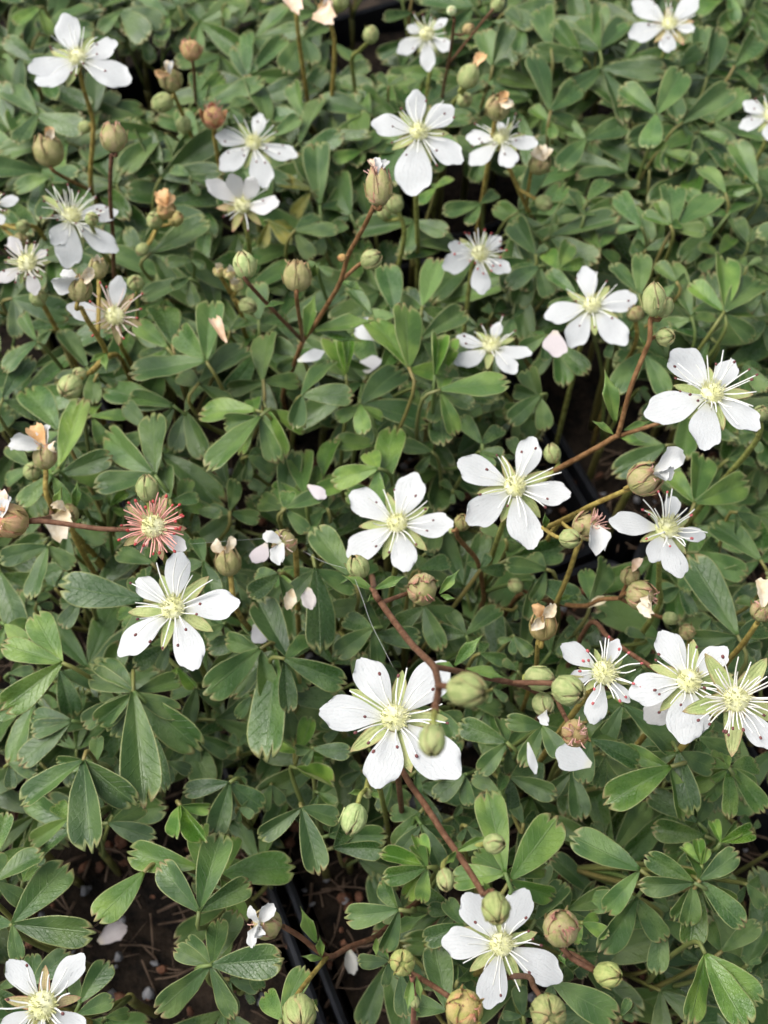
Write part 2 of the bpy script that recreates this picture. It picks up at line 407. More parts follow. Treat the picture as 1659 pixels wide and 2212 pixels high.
# ---- sepal wrapped round a bud of unit radius, tip towards +z
def sepal_shell(name, mat, hw, tip, seed, flare=0.0, el=1.1, tipz=0.9):
    rn = random.Random(seed); nu, nv = 7, 9; v_, uv = [], []
    for layer in (1.0, 0.97):
        for i in range(nv):
            v = i / (nv - 1); th = math.pi * (0.97 - v * tip)
            for k in range(nu):
                u = -1 + 2 * k / (nu - 1)
                ww = hw * (1 - max(0, v - 0.5) / 0.5 * 0.82) / max(0.35, math.sin(th) ** 0.55)
                a = u * ww; r = (1.0 + 0.05 * math.cos(u * 1.5) + 0.03 * rn.uniform(-1, 1)) * layer
                rr = math.sin(th) * r + flare * max(0, v - 0.6) ** 1.3
                z = math.cos(th) * r * el
                if v > 0.86: z += (v - 0.86) * tipz 
                v_.append((rr * math.cos(a), rr * math.sin(a), z)); uv.append((u * 0.5 + 0.5, v))
    n = nu * nv
    f = [(i * nu + k, i * nu + k + 1, (i + 1) * nu + k + 1, (i + 1) * nu + k) for i in range(nv - 1) for k in range(nu - 1)]
    f2 = f + [tuple(i + n for i in q)[::-1] for q in f]
    ring = [k for k in range(nu)] + [i * nu + nu - 1 for i in range(1, nv)] + [(nv - 1) * nu + k for k in range(nu - 2, -1, -1)] + [i * nu for i in range(nv - 2, 0, -1)]
    for a, b in zip(ring, ring[1:] + ring[:1]): f2.append((a, a + n, b + n, b))
    return mesh_from(name, v_, f2, uv, (M[mat],))
SHELL = {}
for mt in ('sepal', 'sepal_red', 'sepal_dry'):
    SHELL[mt, 'closed'] = [sepal_shell('sepal', mt, 0.98, 0.90, s, 0.0) for s in range(3)]
    SHELL[mt, 'open'] = [sepal_shell('sepal', mt, 0.78, 0.62, 10 + s, 0.9) for s in range(3)]
    SHELL[mt, 'ajar'] = [sepal_shell('sepal', mt, 0.92, 0.80, 20 + s, 0.14, tipz=1.7) for s in range(3)]
_b = MB(); ball(_b, Vector((0, 0, 0)), 0.96, el=1.0, seg=12, rings=8)
BODY = {mt: mesh_from('bud_body', _b.v, _b.f, _b.uv, (M[mt],)) for mt in ('sepal', 'sepal_red', 'sepal_dry')}

# ------------------------------------------------------------------ placing helpers
def orient(B, T, N, width=None, zs=1.0):
    x = T - B; L = x.length; x = x / L
    z = (N - x * N.dot(x))
    if z.length < 1e-6: z = frame_of(x)[0]
    z.normalize(); y = z.cross(x)
    wy = L if width is None else width
    m = Matrix.Identity(4)
    for i in range(3):
        m[i][0] = x[i] * L; m[i][1] = y[i] * wy; m[i][2] = z[i] * L * zs; m[i][3] = B[i]
    return m
def axis_matrix(c, ax, r, rot):
    x, y = frame_of(ax); z = ax.normalized(); m = Matrix.Identity(4)
    xx = x * math.cos(rot) + y * math.sin(rot); yy = z.cross(xx)
    for i in range(3): m[i][0] = xx[i] * r; m[i][1] = yy[i] * r; m[i][2] = z[i] * r; m[i][3] = c[i]
    return m
rv = lambda s: Vector((random.uniform(-s, s), random.uniform(-s, s), random.uniform(-s, s)))
def rel(base, m): return Matrix.Translation(-base) @ m

# ------------------------------------------------------------------ ground, nursery pots, soil
def hnoise(x, y, s):
    from mathutils import noise as mn
    return mn.noise(Vector((x / s, y / s, 3.7)))
gm = mesh_from('ground', [(-40, -40, -0.075), (40, -40, -0.075), (40, 40, -0.075), (-40, 40, -0.075)], [(0, 1, 2, 3)], None, (M['soil'],))
g = obj('ground', gm); g['kind'] = 'structure'
E1 = Vector((0.917, 0.399, 0)).normalized(); E2 = Vector((-E1.y, E1.x, 0)); PITCH_POT = 0.080
def pot_mesh():
    mb = MB(); a = 0.0392; t = 0.0011
    def ring(h, z, cr):
        out = []
        for cx, cy, a0 in ((h - cr, h - cr, 0), (-(h - cr), h - cr, 90), (-(h - cr), -(h - cr), 180), (h - cr, -(h - cr), 270)):
            for k in range(5):
                q = R(a0 + 90 * k / 4); out.append(Vector((cx + cr * math.cos(q), cy + cr * math.sin(q), z)))
        return out
    prof = [(0.029, -0.0735), (a - 0.0018, -0.006), (a, -0.006), (a, 0.0062), (a - 0.0006, 0.0068), (a - 0.0013, 0.0062), (a - 0.0022, -0.006), (0.0275, -0.072)]
    rings = [ring(h, z, 0.005) for h, z in prof]; n = 20; vs_ = [p for r in rings for p in r]; f = []
    for i in range(len(rings) - 1):
        for k in range(n):
            k2 = (k + 1) % n; f.append((i * n + k, i * n + k2, (i + 1) * n + k2, (i + 1) * n + k))
    f.append(tuple(range(n))[::-1]); f.append(tuple((len(rings) - 1) * n + k for k in range(n)))
    mb.add(vs_, f); return mb.mesh('pot_wall', (M['plastic'],), False)
def soil_mesh(seed):
    n = 34; h = 0.0362; v_ = []; 
    for i in range(n + 1):
        for k in range(n + 1):
            x = -h + 2 * h * i / n; y = -h + 2 * h * k / n
            z = 0.0022 * hnoise(x + seed, y, 0.012) + 0.0013 * hnoise(x, y + seed, 0.004) + 0.0007 * hnoise(x, y - seed, 0.0018)
            v_.append((x, y, z - 0.001))
    f = [(i * (n + 1) + k, (i + 1) * (n + 1) + k, (i + 1) * (n + 1) + k + 1, i * (n + 1) + k + 1) for i in range(n) for k in range(n)]
    return mesh_from('soil', v_, f, None, (M['soil'],))
_pm = pot_mesh(); _sm = [soil_mesh(s * 1.7) for s in range(3)]; _k = 0; POTS = []
for i in range(-2, 3):
    for j in range(-1, 4):
        c = E1 * (0.0024 + PITCH_POT * (i + 0.5)) + E2 * (PITCH_POT * (j + 0.5))
        if not (-0.13 < c.x < 0.13 and -0.02 < c.y < 0.30): continue
        e = empty('nursery_pot', c); e.rotation_euler = (0, 0, math.atan2(E1.y, E1.x))
        tag(e, 'square black plastic nursery pot of dark soil under the leafy mat', 'pot', 'nursery pots set edge to edge')
        POTS.append((e, c)); obj('pot_wall', _pm, e); obj('soil', _sm[_k % 3], e); _k += 1
# ------------------------------------------------------------------ flowering stems
LAND = []          # landmarks for describing the leafy shoots: (pixel, phrase)
WHITE = (1, 1, 1, 1)
STEMC = {'rust': (0.150, 0.078, 0.046, 1), 'olive': (0.32, 0.265, 0.075, 1), 'green': (0.27, 0.31, 0.09, 1), 'brown': (0.22, 0.125, 0.055, 1), 'pink': (0.34, 0.17, 0.12, 1)}
TOCAM = lambda P: (CAM - P).normalized()

def fit_normal(C, tips):
    """flower plane whose petals come out most nearly the same length"""
    best = None; n0 = (Vector((0, 0, 1)) * 0.85 + TOCAM(C) * 0.55).normalized(); x, y = frame_of(n0)
    for ti in range(0, 12):
        for ai in range(24 if ti else 1):
            th = R(ti * 4); a = 2 * math.pi * ai / 24
            n = n0 * math.cos(th) + (x * math.cos(a) + y * math.sin(a)) * math.sin(th)
            if n.dot(TOCAM(C)) < 0.30: continue
            ls = [(on_plane(p, C, n) - C).length for p in tips]; mu = sum(ls) / len(ls)
            cost = sum((l / mu - 1) ** 2 for l in ls) / len(ls) + 0.10 * (1 - n.dot(n0))
            if best is None or cost < best[0]: best = (cost, n, mu)
    return best[1], best[2]

def make_flower(parent, base, Cpx, tips, z=None, n=None, size=0.0080, width=0.54, tint=WHITE, sep='sepal', anth=(1, 1, 1, 1), nst=18, rise=None, sepal_len=0.50, zr=(0.050, 0.092), filt=WHITE, nsep=5, short=False):
    d0 = 0.15; C = CAM + ray(Cpx) * d0
    if rise is None:
        nn, mu = fit_normal(C, tips)
        if n is not None: nn = Vector(n).normalized()
        if z is None:
            dd = d0 * size / mu; C = CAM + ray(Cpx) * dd
            if C.z < zr[0]: C = at_z(Cpx, zr[0])
            if C.z > zr[1]: C = at_z(Cpx, zr[1])
        else: C = at_z(Cpx, z)
        T = [on_plane(p, C, nn) for p in tips]
    else:
        C = at_z(Cpx, z); nn = Vector(n or (0, -0.15, 1)).normalized()
        rs = rise if isinstance(rise, (list, tuple)) else [rise] * len(tips)
        T = [at_z(p, C.z + r) for p, r in zip(tips, rs)]
    mlen = sum((t - C).length for t in T) / len(T); mlen = min(mlen, 0.0095)
    rc = 0.00150
    # receptacle with its fuzzy cream dome
    mb = MB(); ball(mb, C - nn * 0.0001, rc, nn, 0.72, 12, 7)
    rn = random.Random(int(Cpx[0] * 7 + Cpx[1]))
    for i in range(70):
        a = rn.uniform(0, 6.283); q = math.sqrt(rn.random()) * 0.95; x, y = frame_of(nn)
        o = (x * math.cos(a) + y * math.sin(a)) * q * rc; hgt = math.sqrt(max(0, 1 - q * q)) * rc * 0.72
        b = C + o + nn * (hgt - 0.0001); d = (o * 0.9 + nn * rc * 0.9).normalized() + rv(0.25)
        tube(mb, [b, b + d * rn.uniform(0.0004, 0.0008)], [0.00007, 0.00004], 3, False)
    cone_b = C - nn * 0.0021                              # calyx cup below
    tube(mb, [C - nn * 0.0002, C - nn * 0.0011, cone_b], [0.00155, 0.00125, 0.0005], 10, True, 1)
    for v in mb.v: v -= base
    fl = obj('flower', mb.mesh('flower', (M['disc'], M[sep])), parent)
    # petals
    for i, t in enumerate(T):
        dirn = (t - C).normalized(); B = C + dirn * rc * 0.75 - nn * (0.00025 + 0.00012 * (i % 2))
        L = (t - B).length
        wv = width * 1.02 * rn.uniform(0.92, 1.08); N = nn + rv(0.10)
        if L > 1.25 * mlen: wv *= 0.85
        o = obj('petal', PETAL[rn.randrange(len(PETAL))], fl, rel(base, orient(B, t, N, L * wv / 0.60)))
        o.color = tint
    # sepals between the petals
    x, y = frame_of(nn)
    angs = sorted(math.atan2((t - C).dot(y), (t - C).dot(x)) for t in T)
    gaps = []
    for i in range(len(angs)):
        a0 = angs[i]; a1 = angs[(i + 1) % len(angs)] + (2 * math.pi if i == len(angs) - 1 else 0)
        k = max(1, round((a1 - a0) / (2 * math.pi / 5)))
        for j in range(k): gaps.append(a0 + (a1 - a0) * (j + 0.5) / k)
    for a in gaps[:nsep]:
        d = x * math.cos(a) + y * math.sin(a)
        B = C + d * rc * 0.7 - nn * 0.0006; t = B + d * mlen * sepal_len * rn.uniform(0.9, 1.1) - nn * mlen * rn.uniform(0.0, 0.12)
        o = obj('sepal', SEPAL[sep][rn.randrange(3)], fl, rel(base, orient(B, t, nn + rv(0.15), (t - B).length * 1.2)))
    # stamens
    f = MB(); an = MB()
    for i in range(nst):
        a = 2 * math.pi * (i + rn.uniform(-0.4, 0.4)) / nst; d = x * math.cos(a) + y * math.sin(a)
        el = R(rn.uniform(8, 52)); ln = mlen * rn.uniform(0.35, 0.60) * (0.9 if el > R(40) else 1)
        b = C + d * rc * rn.uniform(0.75, 1.0) + nn * 0.0001
        tip = b + (d * math.cos(el) + nn * math.sin(el)) * ln + rv(0.0004)
        mid_ = b.lerp(tip, 0.5) + nn * rn.uniform(-0.0003, 0.0006) + rv(0.0002)
        tube(f, spline([b, mid_, tip], 3), [0.0001, 0.000097, 0.000094, 0.00009, 0.000085, 0.00008, 0.00007], 4, False)
        if rn.random() < 0.5: ball(an, tip, 0.00016 + rn.uniform(0, 0.00005), (tip - mid_), 1.25, 6, 4)
    for q in (f, an):
        for v in q.v: v -= base
    o = obj('stamen_ring', f.mesh('stamen_ring', (M['filament'],)), fl); o.color = filt
    o2 = obj('anther_ring', an.mesh('anther_ring', (M['anther'],)), fl); o2.color = anth
    return C, cone_b, nn

def make_bud(parent, base, P, ax, r, mat='sepal', style='closed', tint=WHITE, bits=(), tuft=None, name='bud', el=1.0, bract=True):
    rn = random.Random(int(P.x * 1e5) + int(P.y * 1e5) * 31)
    m = axis_matrix(P, ax, r, rn.uniform(0, 6.28)); 
    mb_ = rel(base, m); inv = mb_.inverted(); b = obj(name, BODY[mat], parent, mb_); b.color = tint
    n = 5; r0 = rn.uniform(0, 6.28)
    for k in range(n):
        mm = axis_matrix(P, (ax + rv(0.05 if style == 'closed' else 0.16)).normalized(), r * (1 + 0.035 * (k % 2) + rn.uniform(-.02, .03)), r0 + 2 * math.pi * k / n + rn.uniform(-0.12, 0.12))
        for i in range(3): mm[i][2] *= el
        o = obj('sepal', SHELL[mat, style][rn.randrange(3)], b, inv @ rel(base, mm)); o.color = tint
    if bract:
        x, y = frame_of(ax)
        for k in range(5):                              # narrow outer bractlets
            a = r0 + 2 * math.pi * (k + 0.5) / n; d = x * math.cos(a) + y * math.sin(a)
            B = P + d * r * 0.95 - ax * r * 0.55 * el; t = P + d * r * rn.uniform(1.05, 1.22) + ax * r * rn.uniform(0.25, 0.75) * el
            o = obj('bractlet', SEPAL[mat][k % 3], b, inv @ rel(base, orient(B, t, d, (t - B).length * 0.55))); o.color = tint
    if tuft:                                            # withered stamens pushing out at the tip
        tb = MB(); x, y = frame_of(ax); cnt, tl, tc = tuft
        for i in range(cnt):
            a = rn.uniform(0, 6.28); q = rn.uniform(0.2, 0.75)
            d = x * math.cos(a) + y * math.sin(a)
            p0 = P + ax * r * 0.72 * el + d * r * q * 0.5; p1 = P + ax * r * (0.9 + rn.uniform(0.1, 0.6) * tl) * el + d * r * (q + 0.5 * tl * rn.random())
            p2 = p1 + (d * rn.uniform(0.0, 0.8) + ax * rn.uniform(-.1, .7)) * r * tl * 0.6 + rv(r * 0.12)
            tube(tb, spline([p0, p1, p2], 2), [0.00009, 0.00008, 0.00007, 0.00006, 0.00005], 4, False)
        for v in tb.v: v -= base
        o = obj('withered_stamen_tuft', tb.mesh('withered_stamen_tuft', (M['filament'],)), b, inv); o.color = tc
    for bt in bits:                                     # clinging petals: (tip pixel, colour)
        tp, colr = bt[0], bt[1]; fresh = colr == 'w'
        B = P + ax * r * 0.80 * el + TOCAM(P) * r * 0.45; t = at_z(tp, P.z + ax.z * r * 0.8 + 0.001)
        d = (t - B)
        if d.length > 0.007: t = B + d.normalized() * 0.007
        if d.length < 0.0024: t = B + (d.normalized() + ax * 0.7).normalized() * 0.0024
        mesh = (CRUMPLE if fresh else CRUMPLE_DRY)[rn.randrange(4)]
        o = obj('shrivelled_petal', mesh, b, inv @ rel(base, orient(B, t, TOCAM(P) + rv(0.5), (t - B).length * rn.uniform(1.2, 1.8))))
        o.color = {'w': (1, .99, .97, 1), 'c': (1, 1, 1, 1), 'p': (1.05, 0.92, 0.92, 1), 'o': (0.95, 0.68, 0.45, 1)}[colr]
    return b

PINKT = (0.86, 0.52, 0.47, 1); REDT = (0.50, 0.22, 0.19, 1); TANT = (0.62, 0.40, 0.24, 1)
def stem_thing(label, phrase, nodes, heads, colr='olive', rad=0.00042, bracts=(), base_px=None, branches=(), group='flowering stems rising above the mat', lean=None):
    """nodes: list of (x, y, z_mm) pixels of the main stem from top to bottom; heads: list of dicts"""
    # resolve head positions first
    N3 = [at_z((x, y), z / 1000.0) for x, y, z in nodes]
    first = heads[0]
    p0 = first['p']
    if N3: low = N3[-1]
    else:
        zz = first.get('z', 62) / 1000.0; low = at_z(p0, zz)
    if base_px: gb = at_z(base_px, 0.0); 
    else: gb = Vector((low.x * 0.98 + random.uniform(-.003, .003), low.y + random.uniform(0.002, 0.010), 0.0))
    base = gb
    e = empty('flowering_stem', base)
    tag(e, label, 'flower' if any(h['t'] == 'F' for h in heads) else 'flower bud', group)
    ends = []
    for h in heads:
        if h['t'] == 'F':
            kw = {k: v for k, v in h.items() if k not in ('t', 'p', 'tips', 'via', 'sc')}
            if 'z' in kw: kw['z'] = kw['z'] / 1000.0
            C, cb, nn = make_flower(e, base, h['p'], h['tips'], **kw); ends.append((cb, -nn, h))
            LAND.append((h['p'], phrase))
        else:
            P = at_z(h['p'], h.get('z', 60) / 1000.0); r = h['r'] * depth(P) / FPX
            src = None
            if N3: src = min(N3, key=lambda q: (q - P).length)
            if 'ax' in h:                               # pixel towards which the tip points
                q = at_z(h['ax'], P.z + h.get('up', 0.5) * r * 2); ax = (q - P).normalized()
            elif src is not None and (src - P).length > r * 1.2: ax = ((P - src).normalized() + Vector((0, 0, 0.35))).normalized()
            else: ax = (Vector((random.uniform(-.35, .35), random.uniform(-.35, .2), 1))).normalized()
            k = h['t']
            mat = {'B': 'sepal', 'S': 'sepal_red', 'D': 'sepal_dry', 'R': 'sepal_red'}[k]
            style = {'B': 'closed', 'S': 'ajar', 'D': 'ajar', 'R': 'open'}[k]
            tuft = {'B': None, 'S': (7, 0.45, PINKT), 'D': (7, 0.4, TANT), 'R': (40, 1.5, PINKT)}[k]
            nm = {'B': 'bud', 'S': 'faded_flower', 'D': 'dried_flower', 'R': 'faded_flower'}[k]
            make_bud(e, base, P, ax, r, mat, style, h.get('tint', WHITE), h.get('bits', ()), h.get('tuft', tuft), nm, h.get('el', 1.06 if k == 'B' else 0.94), bract=h.get('bract', True) and r > 0.0010)
            ends.append((P - ax * r * 0.95, -ax, h)); LAND.append((h['p'], phrase))
    # main stem and side stalks
    if N3:
        path = [n.copy() for n in N3] + [low.lerp(gb, 0.5) + Vector((0, 0.0, 0.004)), gb - Vector((0, 0, 0.003))]
    else:
        c0, d0, _ = ends[0]
        path = [c0, c0 + d0 * 0.004 + Vector((0, 0, -0.003)), c0.lerp(gb, 0.6) + Vector((0, 0, .002)), gb - Vector((0, 0, 0.003))]
    sp = spline(path, 5); mb = MB()
    tube(mb, sp, [rad * (0.85 + 0.35 * i / len(sp)) for i in range(len(sp))], 8)
    for v in mb.v: v -= base
    s = obj('stem', mb.mesh('stem', (M['stem'],)), e); s.color = STEMC[colr]
    extra = []
    for br in branches:
        q = spline([at_z((x, y), z / 1000.0) for x, y, z in br], 5); m2 = MB(); tube(m2, q, [rad * 0.8] * len(q), 7); extra += q
        for v in m2.v: v -= base
        o = obj('side_branch', m2.mesh('side_branch', (M['stem'],)), e); o.color = STEMC[colr]
    for i, (c0, d0, h) in enumerate(ends):
        if not N3 and i == 0: continue
        anchors = sp if not N3 else sp[:max(2, 5 * (len(N3) - 1) + 1)] + extra
        if 'via' in h: a = at_z(h['via'][:2], h['via'][2] / 1000.0); a = min(anchors, key=lambda q: (q - a).length)
        else: a = min(anchors, key=lambda q: (q - c0).length + 0.0)
        if (a - c0).length < 0.0004: continue
        ln = (a - c0).length
        ps = spline([c0 - d0 * 0.0003, c0 + d0 * min(ln * 0.35, 0.0012), a], 4); m2 = MB()
        pr = rad * (0.8 if ln > 0.004 else 0.72)
        tube(m2, ps, [pr] * len(ps), 7)
        for v in m2.v: v -= base
        o = obj('stalk', m2.mesh('stalk', (M['stem'],)), e); o.color = STEMC[h.get('sc', colr)]
    # bracts
    for bx in bracts:
        (x0, y0), (x1, y1), zb = bx[:3]
        B = at_z((x0, y0), zb / 1000.0); t = at_z((x1, y1), (zb + (bx[3] if len(bx) > 3 else 1.5)) / 1000.0)
        L = (t - B).length
        o = obj('bract', BRACT[random.randrange(2)], e, rel(base, orient(B, t, Vector((0, -0.3, 1)) + rv(0.3), L * 0.9))); o.color = (1.7, 1.6, 1.3, 1)
    return e

def F(c, r, C, tips, **kw):
    if 'via' in kw: kw['via'] = (*D(c, r, *kw['via'][:2]), kw['via'][2])
    d = dict(t='F', p=D(c, r, *C), tips=[D(c, r, *p) for p in tips]); d.update(kw); return d
def FD(C, tips, **kw):
    d = dict(t='F', p=C, tips=list(tips)); d.update(kw); return d
def H(t, c, r, x, y, rad, **kw):
    d = dict(t=t, p=D(c, r, x, y), r=rad * 0.3307 * (0.93 if t == 'B' else 0.84))
    for k in ('ax',):
        if k in kw: kw[k] = D(c, r, *kw[k])
    if 'bits' in kw: kw['bits'] = [(D(c, r, *b[0]), b[1]) for b in kw['bits']]
    if 'via' in kw: kw['via'] = (*D(c, r, *kw['via'][:2]), kw['via'][2])
    d.update(kw); return d
def ND(c, r, *pts): return [(*D(c, r, x, y), z) for x, y, z in pts]
def BR(c, r, *bs): return [(D(c, r, *b[0]), D(c, r, *b[1]), *b[2:]) for b in bs]

# --- open flowers and the heads that share their stems
stem_thing('white five-petalled flower on a tall olive stem beside the brown dried calyx', 'the tall-stemmed flower', ND(0, 0, (520, 470, 66), (545, 580, 62), (605, 780, 54), (605, 930, 50), (600, 1250, 38)),
  [F(0, 0, (508, 375), [(395, 108), (775, 300), (845, 540), (195, 490), (250, 575)], z=68, n=(0.05, -0.35, 1), width=0.60),
   H('B', 0, 0, 555, 830, 42, z=52), H('D', 0, 0, 320, 985, 112, z=56, ax=(290, 870), bits=[((375, 860), 'o'), ((330, 900), 'c')], via=(600, 1250, 38), sc='brown')], 'olive')
stem_thing('white flower with long spiky stamens and a small bud over its petals', 'the spiky-stamened flower', ND(0, 0, (470, 1470, 56), (560, 1560, 50), (660, 1640, 40)),
  [FD((153, 467), [(250, 455), (256, 548), (148, 575), (112, 530)], z=60, nst=34, filt=(1, 1, .95, 1), width=0.5), H('B', 0, 0, 600, 1432, 46, z=68, via=(660, 1640, 40))], 'green')
stem_thing('closed faded calyx on a straight thin red stem with pinkish sepals', 'the red-stemmed faded calyx', ND(0, 0, (728, 1010, 72), (722, 1100, 70), (720, 1300, 62), (735, 1500, 54), (742, 1700, 46), (760, 1850, 36)),
  [H('S', 0, 0, 740, 900, 98, z=75, ax=(720, 780), tuft=(10, 0.5, PINKT))], 'rust', 0.00036)
stem_thing('white starry flower above the half-closed cup flower', 'the flower above the cup flower', [], [FD((548, 308), [(566, 246), (465, 292), (474, 366), (574, 408), (640, 345)], width=0.52)], 'green')
stem_thing('white flower seen from the side with petals raised like a cup', 'the cup-shaped flower', [(527, 470, 49), (535, 510, 46), (540, 545, 38)],
  [FD((524, 443), [(446, 388), (500, 372), (552, 378), (604, 446)], z=52, rise=[.004, .006, .006, .003], n=(0, -0.5, 1), width=0.5, sep='sepal_red', tint=(1, .97, .96, 1), nst=10)], 'green')
stem_thing('white flower with five rounded petals, lowest petal longest, beside pink-tipped calyx', 'the round-petalled flower', [], [FD((905, 285), [(893, 195), (976, 228), (1000, 352), (882, 420), (803, 258)], width=0.60)], 'green')
stem_thing('white flower below the shrivelled brown calyx in the far leaves', 'the flower below brown calyx', ND(2, 0, (-80, 900, 52), (30, 1150, 46), (120, 1350, 38), (190, 1520, 30)),
  [FD((1083, 298), [(1006, 298), (1012, 357), (1110, 366), (1160, 312), (1082, 262)], z=56, width=0.52),
   H('D', 2, 0, 210, 1070, 82, z=52, bits=[((180, 960), 'c'), ((280, 970), 'c'), ((215, 950), 'c')], via=(120, 1350, 38)), H('B', 2, 0, 235, 1325, 52, z=44)], 'olive')
stem_thing('shrivelled brown calyx with papery petals among far flowers', 'the shrivelled brown calyx', [], [H('D', 1, 0, 1590, 705, 92, z=62, bits=[((1640, 640), 'o'), ((1700, 680), 'c')])], 'olive')
stem_thing('small white flower farthest back beside a long red-brown stalk', 'the farthest white flower', [], [FD((922, 74), [(879, 58), (857, 112), (922, 154), (976, 108), (965, 38)], width=0.52)], 'green')
stem_thing('slim red-brown stalk carrying small pale buds behind the farthest white flower', 'the slim red-brown stalk', ND(1, 0, (1310, 120, 66), (1295, 250, 60), (1270, 420, 50), (1235, 600, 40)),
  [H('B', 1, 0, 1290, 70, 32, z=70, tint=(2.2, 2.2, 3, 1)), H('B', 1, 0, 1400, 190, 36, z=62, tint=(1.3, .9, 1, 1)), H('B', 1, 0, 1590, 30, 45, z=62, via=(1270, 420, 50))], 'rust', 0.0003)
stem_thing('white flower at the far edge with pinkish sepals and narrow pointed petals', 'the pinkish-sepalled flower', [], [FD((1446, 52), [(1370, 0), (1506, -6), (1357, 80), (1440, 116), (1500, 66)], sep='sepal_red', width=0.56)], 'green')
stem_thing('white flower half out of view beside dark leaves', 'the half-hidden far flower', [], [FD((1668, 250), [(1604, 222), (1597, 274), (1655, 304), (1730, 270), (1690, 190)], nst=20)], 'green')
stem_thing('white flower with thick tuft of stamens, behind the flower over the black gap', 'the tufted flower', [], [FD((1036, 548), [(955, 580), (966, 534), (1040, 639), (1099, 592), (1082, 512)], nst=34, width=0.56, anth=(2.4, 1.3, 1.3, 1))], 'green')
stem_thing('clean white star flower with five even petals above the black gap', 'the even star flower', [], [F(2, 1, (550, 335), [(510, 80), (850, 295), (765, 600), (400, 615), (235, 395)], nst=12, width=0.56)], 'green')
stem_thing('small white flower low among the leaves, behind the folded leaf bundle', 'the low white flower', [], [FD((1062, 745), [(984, 735), (985, 795), (1112, 806), (1148, 770), (1076, 697)], z=48, nst=12, width=0.54)], 'green')
stem_thing('forked red-brown stem over the black gap with pointed buds and a white flower', 'the forked red-brown stem',
  ND(2, 1, (930, 420, 86), (925, 560, 84), (890, 650, 82), (800, 880, 78), (725, 1160, 72), (690, 1200, 71), (520, 1300, 66), (290, 1425, 58), (150, 1520, 44)),
  [H('B', 2, 1, 955, 300, 82, z=88, ax=(960, 190), el=1.2), H('B', 2, 1, 1025, 350, 58, z=86, ax=(1060, 280), bract=False), H('B', 2, 1, 1030, 540, 60, z=84, ax=(1090, 540)),
   F(2, 1, (1335, 910), [(1075, 608), (1480, 695), (1640, 1155), (1240, 1283), (888, 1050)], size=0.0080, width=0.58, via=(690, 1200, 71), nst=24)], 'brown', 0.00036,
  bracts=BR(2, 1, ((700, 1100), (640, 770), 72, 6), ((690, 1180), (550, 1080), 70), ((760, 1150), (930, 1080), 70), ((900, 620), (870, 540), 82), ((730, 1200), (880, 1210), 71)))
stem_thing('sharp white flower with dark-dotted petals and a bud tucked behind its upper petal', 'the flower with bud behind', [], [FD((1113, 1050), [(987, 998), (1160, 948), (1232, 1076), (1137, 1190), (1008, 1132)], width=0.58), H('B', 2, 1, 290, 1305, 55, z=60, ax=(270, 1215))], 'green')
stem_thing('white flower with brownish sepal tips, above the round bud and closed pink-seamed calyx', 'the flower above round bud', [], [FD((858, 1130), [(755, 1066), (902, 1022), (980, 1140), (883, 1238), (750, 1202)], width=0.58)], 'green')
stem_thing('white flower with red-tipped stamens on a green stem beside faded calyxes', 'the red-anthered flower', ND(2, 2, (990, 330, 62), (985, 500, 54), (985, 640, 44)),
  [F(2, 2, (1040, 130), [(658, 78), (925, 352), (1115, 472), (1295, 190), (1085, -75)], z=72, width=0.50, anth=(3.2, 2.2, 2.4, 1), nst=20, sepal_len=.45)], 'green')
stem_thing('large white flower with five narrow dotted petals below the red faded calyx', 'the narrow-petalled flower', [], [F(0, 2, (1130, 652), [(1180, 270), (1578, 605), (1305, 1068), (752, 945), (890, 470)], width=0.50, sepal_len=.54)], 'green')
stem_thing('largest white flower, its lower right petal behind an out-of-focus bud', 'the largest flower', [], [F(1, 2, (920, 1370), [(705, 978), (1265, 1010), (1330, 1770), (830, 1850), (428, 1312)], width=0.58, sepal_len=.56, size=.0082)], 'green')
stem_thing('small white flower with pink anthers touching the cluster of green buds', 'the pink-anthered flower', [], [F(2, 2, (630, 1075), [(350, 885), (725, 858), (800, 1270), (555, 1425), (385, 1110)], width=0.50, anth=(3.2, 2.2, 2.4, 1), nst=20, sepal_len=.4, z=72)], 'olive')
stem_thing('white broad-petalled flower overlapping its neighbour that has lost its petals', 'the broad-petalled flower', ND(2, 2, (1120, 1180, 66), (960, 1055, 62), (800, 950, 57), (660, 850, 52), (540, 750, 45)),
  [F(2, 2, (1185, 1130), [(1010, 798), (1410, 900), (785, 1195), (1130, 1540), (1235, 1500)], z=73, width=0.62, sepal_len=.6)], 'rust', 0.00034)
stem_thing('flower bared to green star-shaped sepals and white stamens with one petal left', 'the star-sepalled flower', [], [F(2, 2, (1490, 1250), [(1715, 1590)], z=78, n=(-.05, -.35, 1), nst=40, filt=(1, .97, .95, 1), sepal_len=0.80, width=.5, size=.008)], 'olive')
stem_thing('old white flower tucked under the broad-petalled bloom showing one pale petal', 'the tucked-under old flower', [], [F(2, 2, (1140, 1200), [(905, 1415), (1080, 1460)], z=60, n=(0, -.2, 1), nst=6, width=.6, tint=(.95, .91, .88, 1))], 'olive')
stem_thing('white flower partly covered by a fat green bud, beside plump reddish calyx', 'the bud-covered flower', [], [FD((1083, 2040), [(1000, 1932), (953, 2036), (1055, 2180), (1218, 2112), (1132, 1918)], width=0.58, size=.0076)], 'olive')
stem_thing('white flower with pointed petals at the edge above dark bare soil', 'the flower by bare soil', [], [F(0, 3, (278, 1590), [(65, 1285), (535, 1238), (560, 1790), (250, 1950), (0, 1760)], z=70, width=0.52, sep='sepal_red')], 'olive')
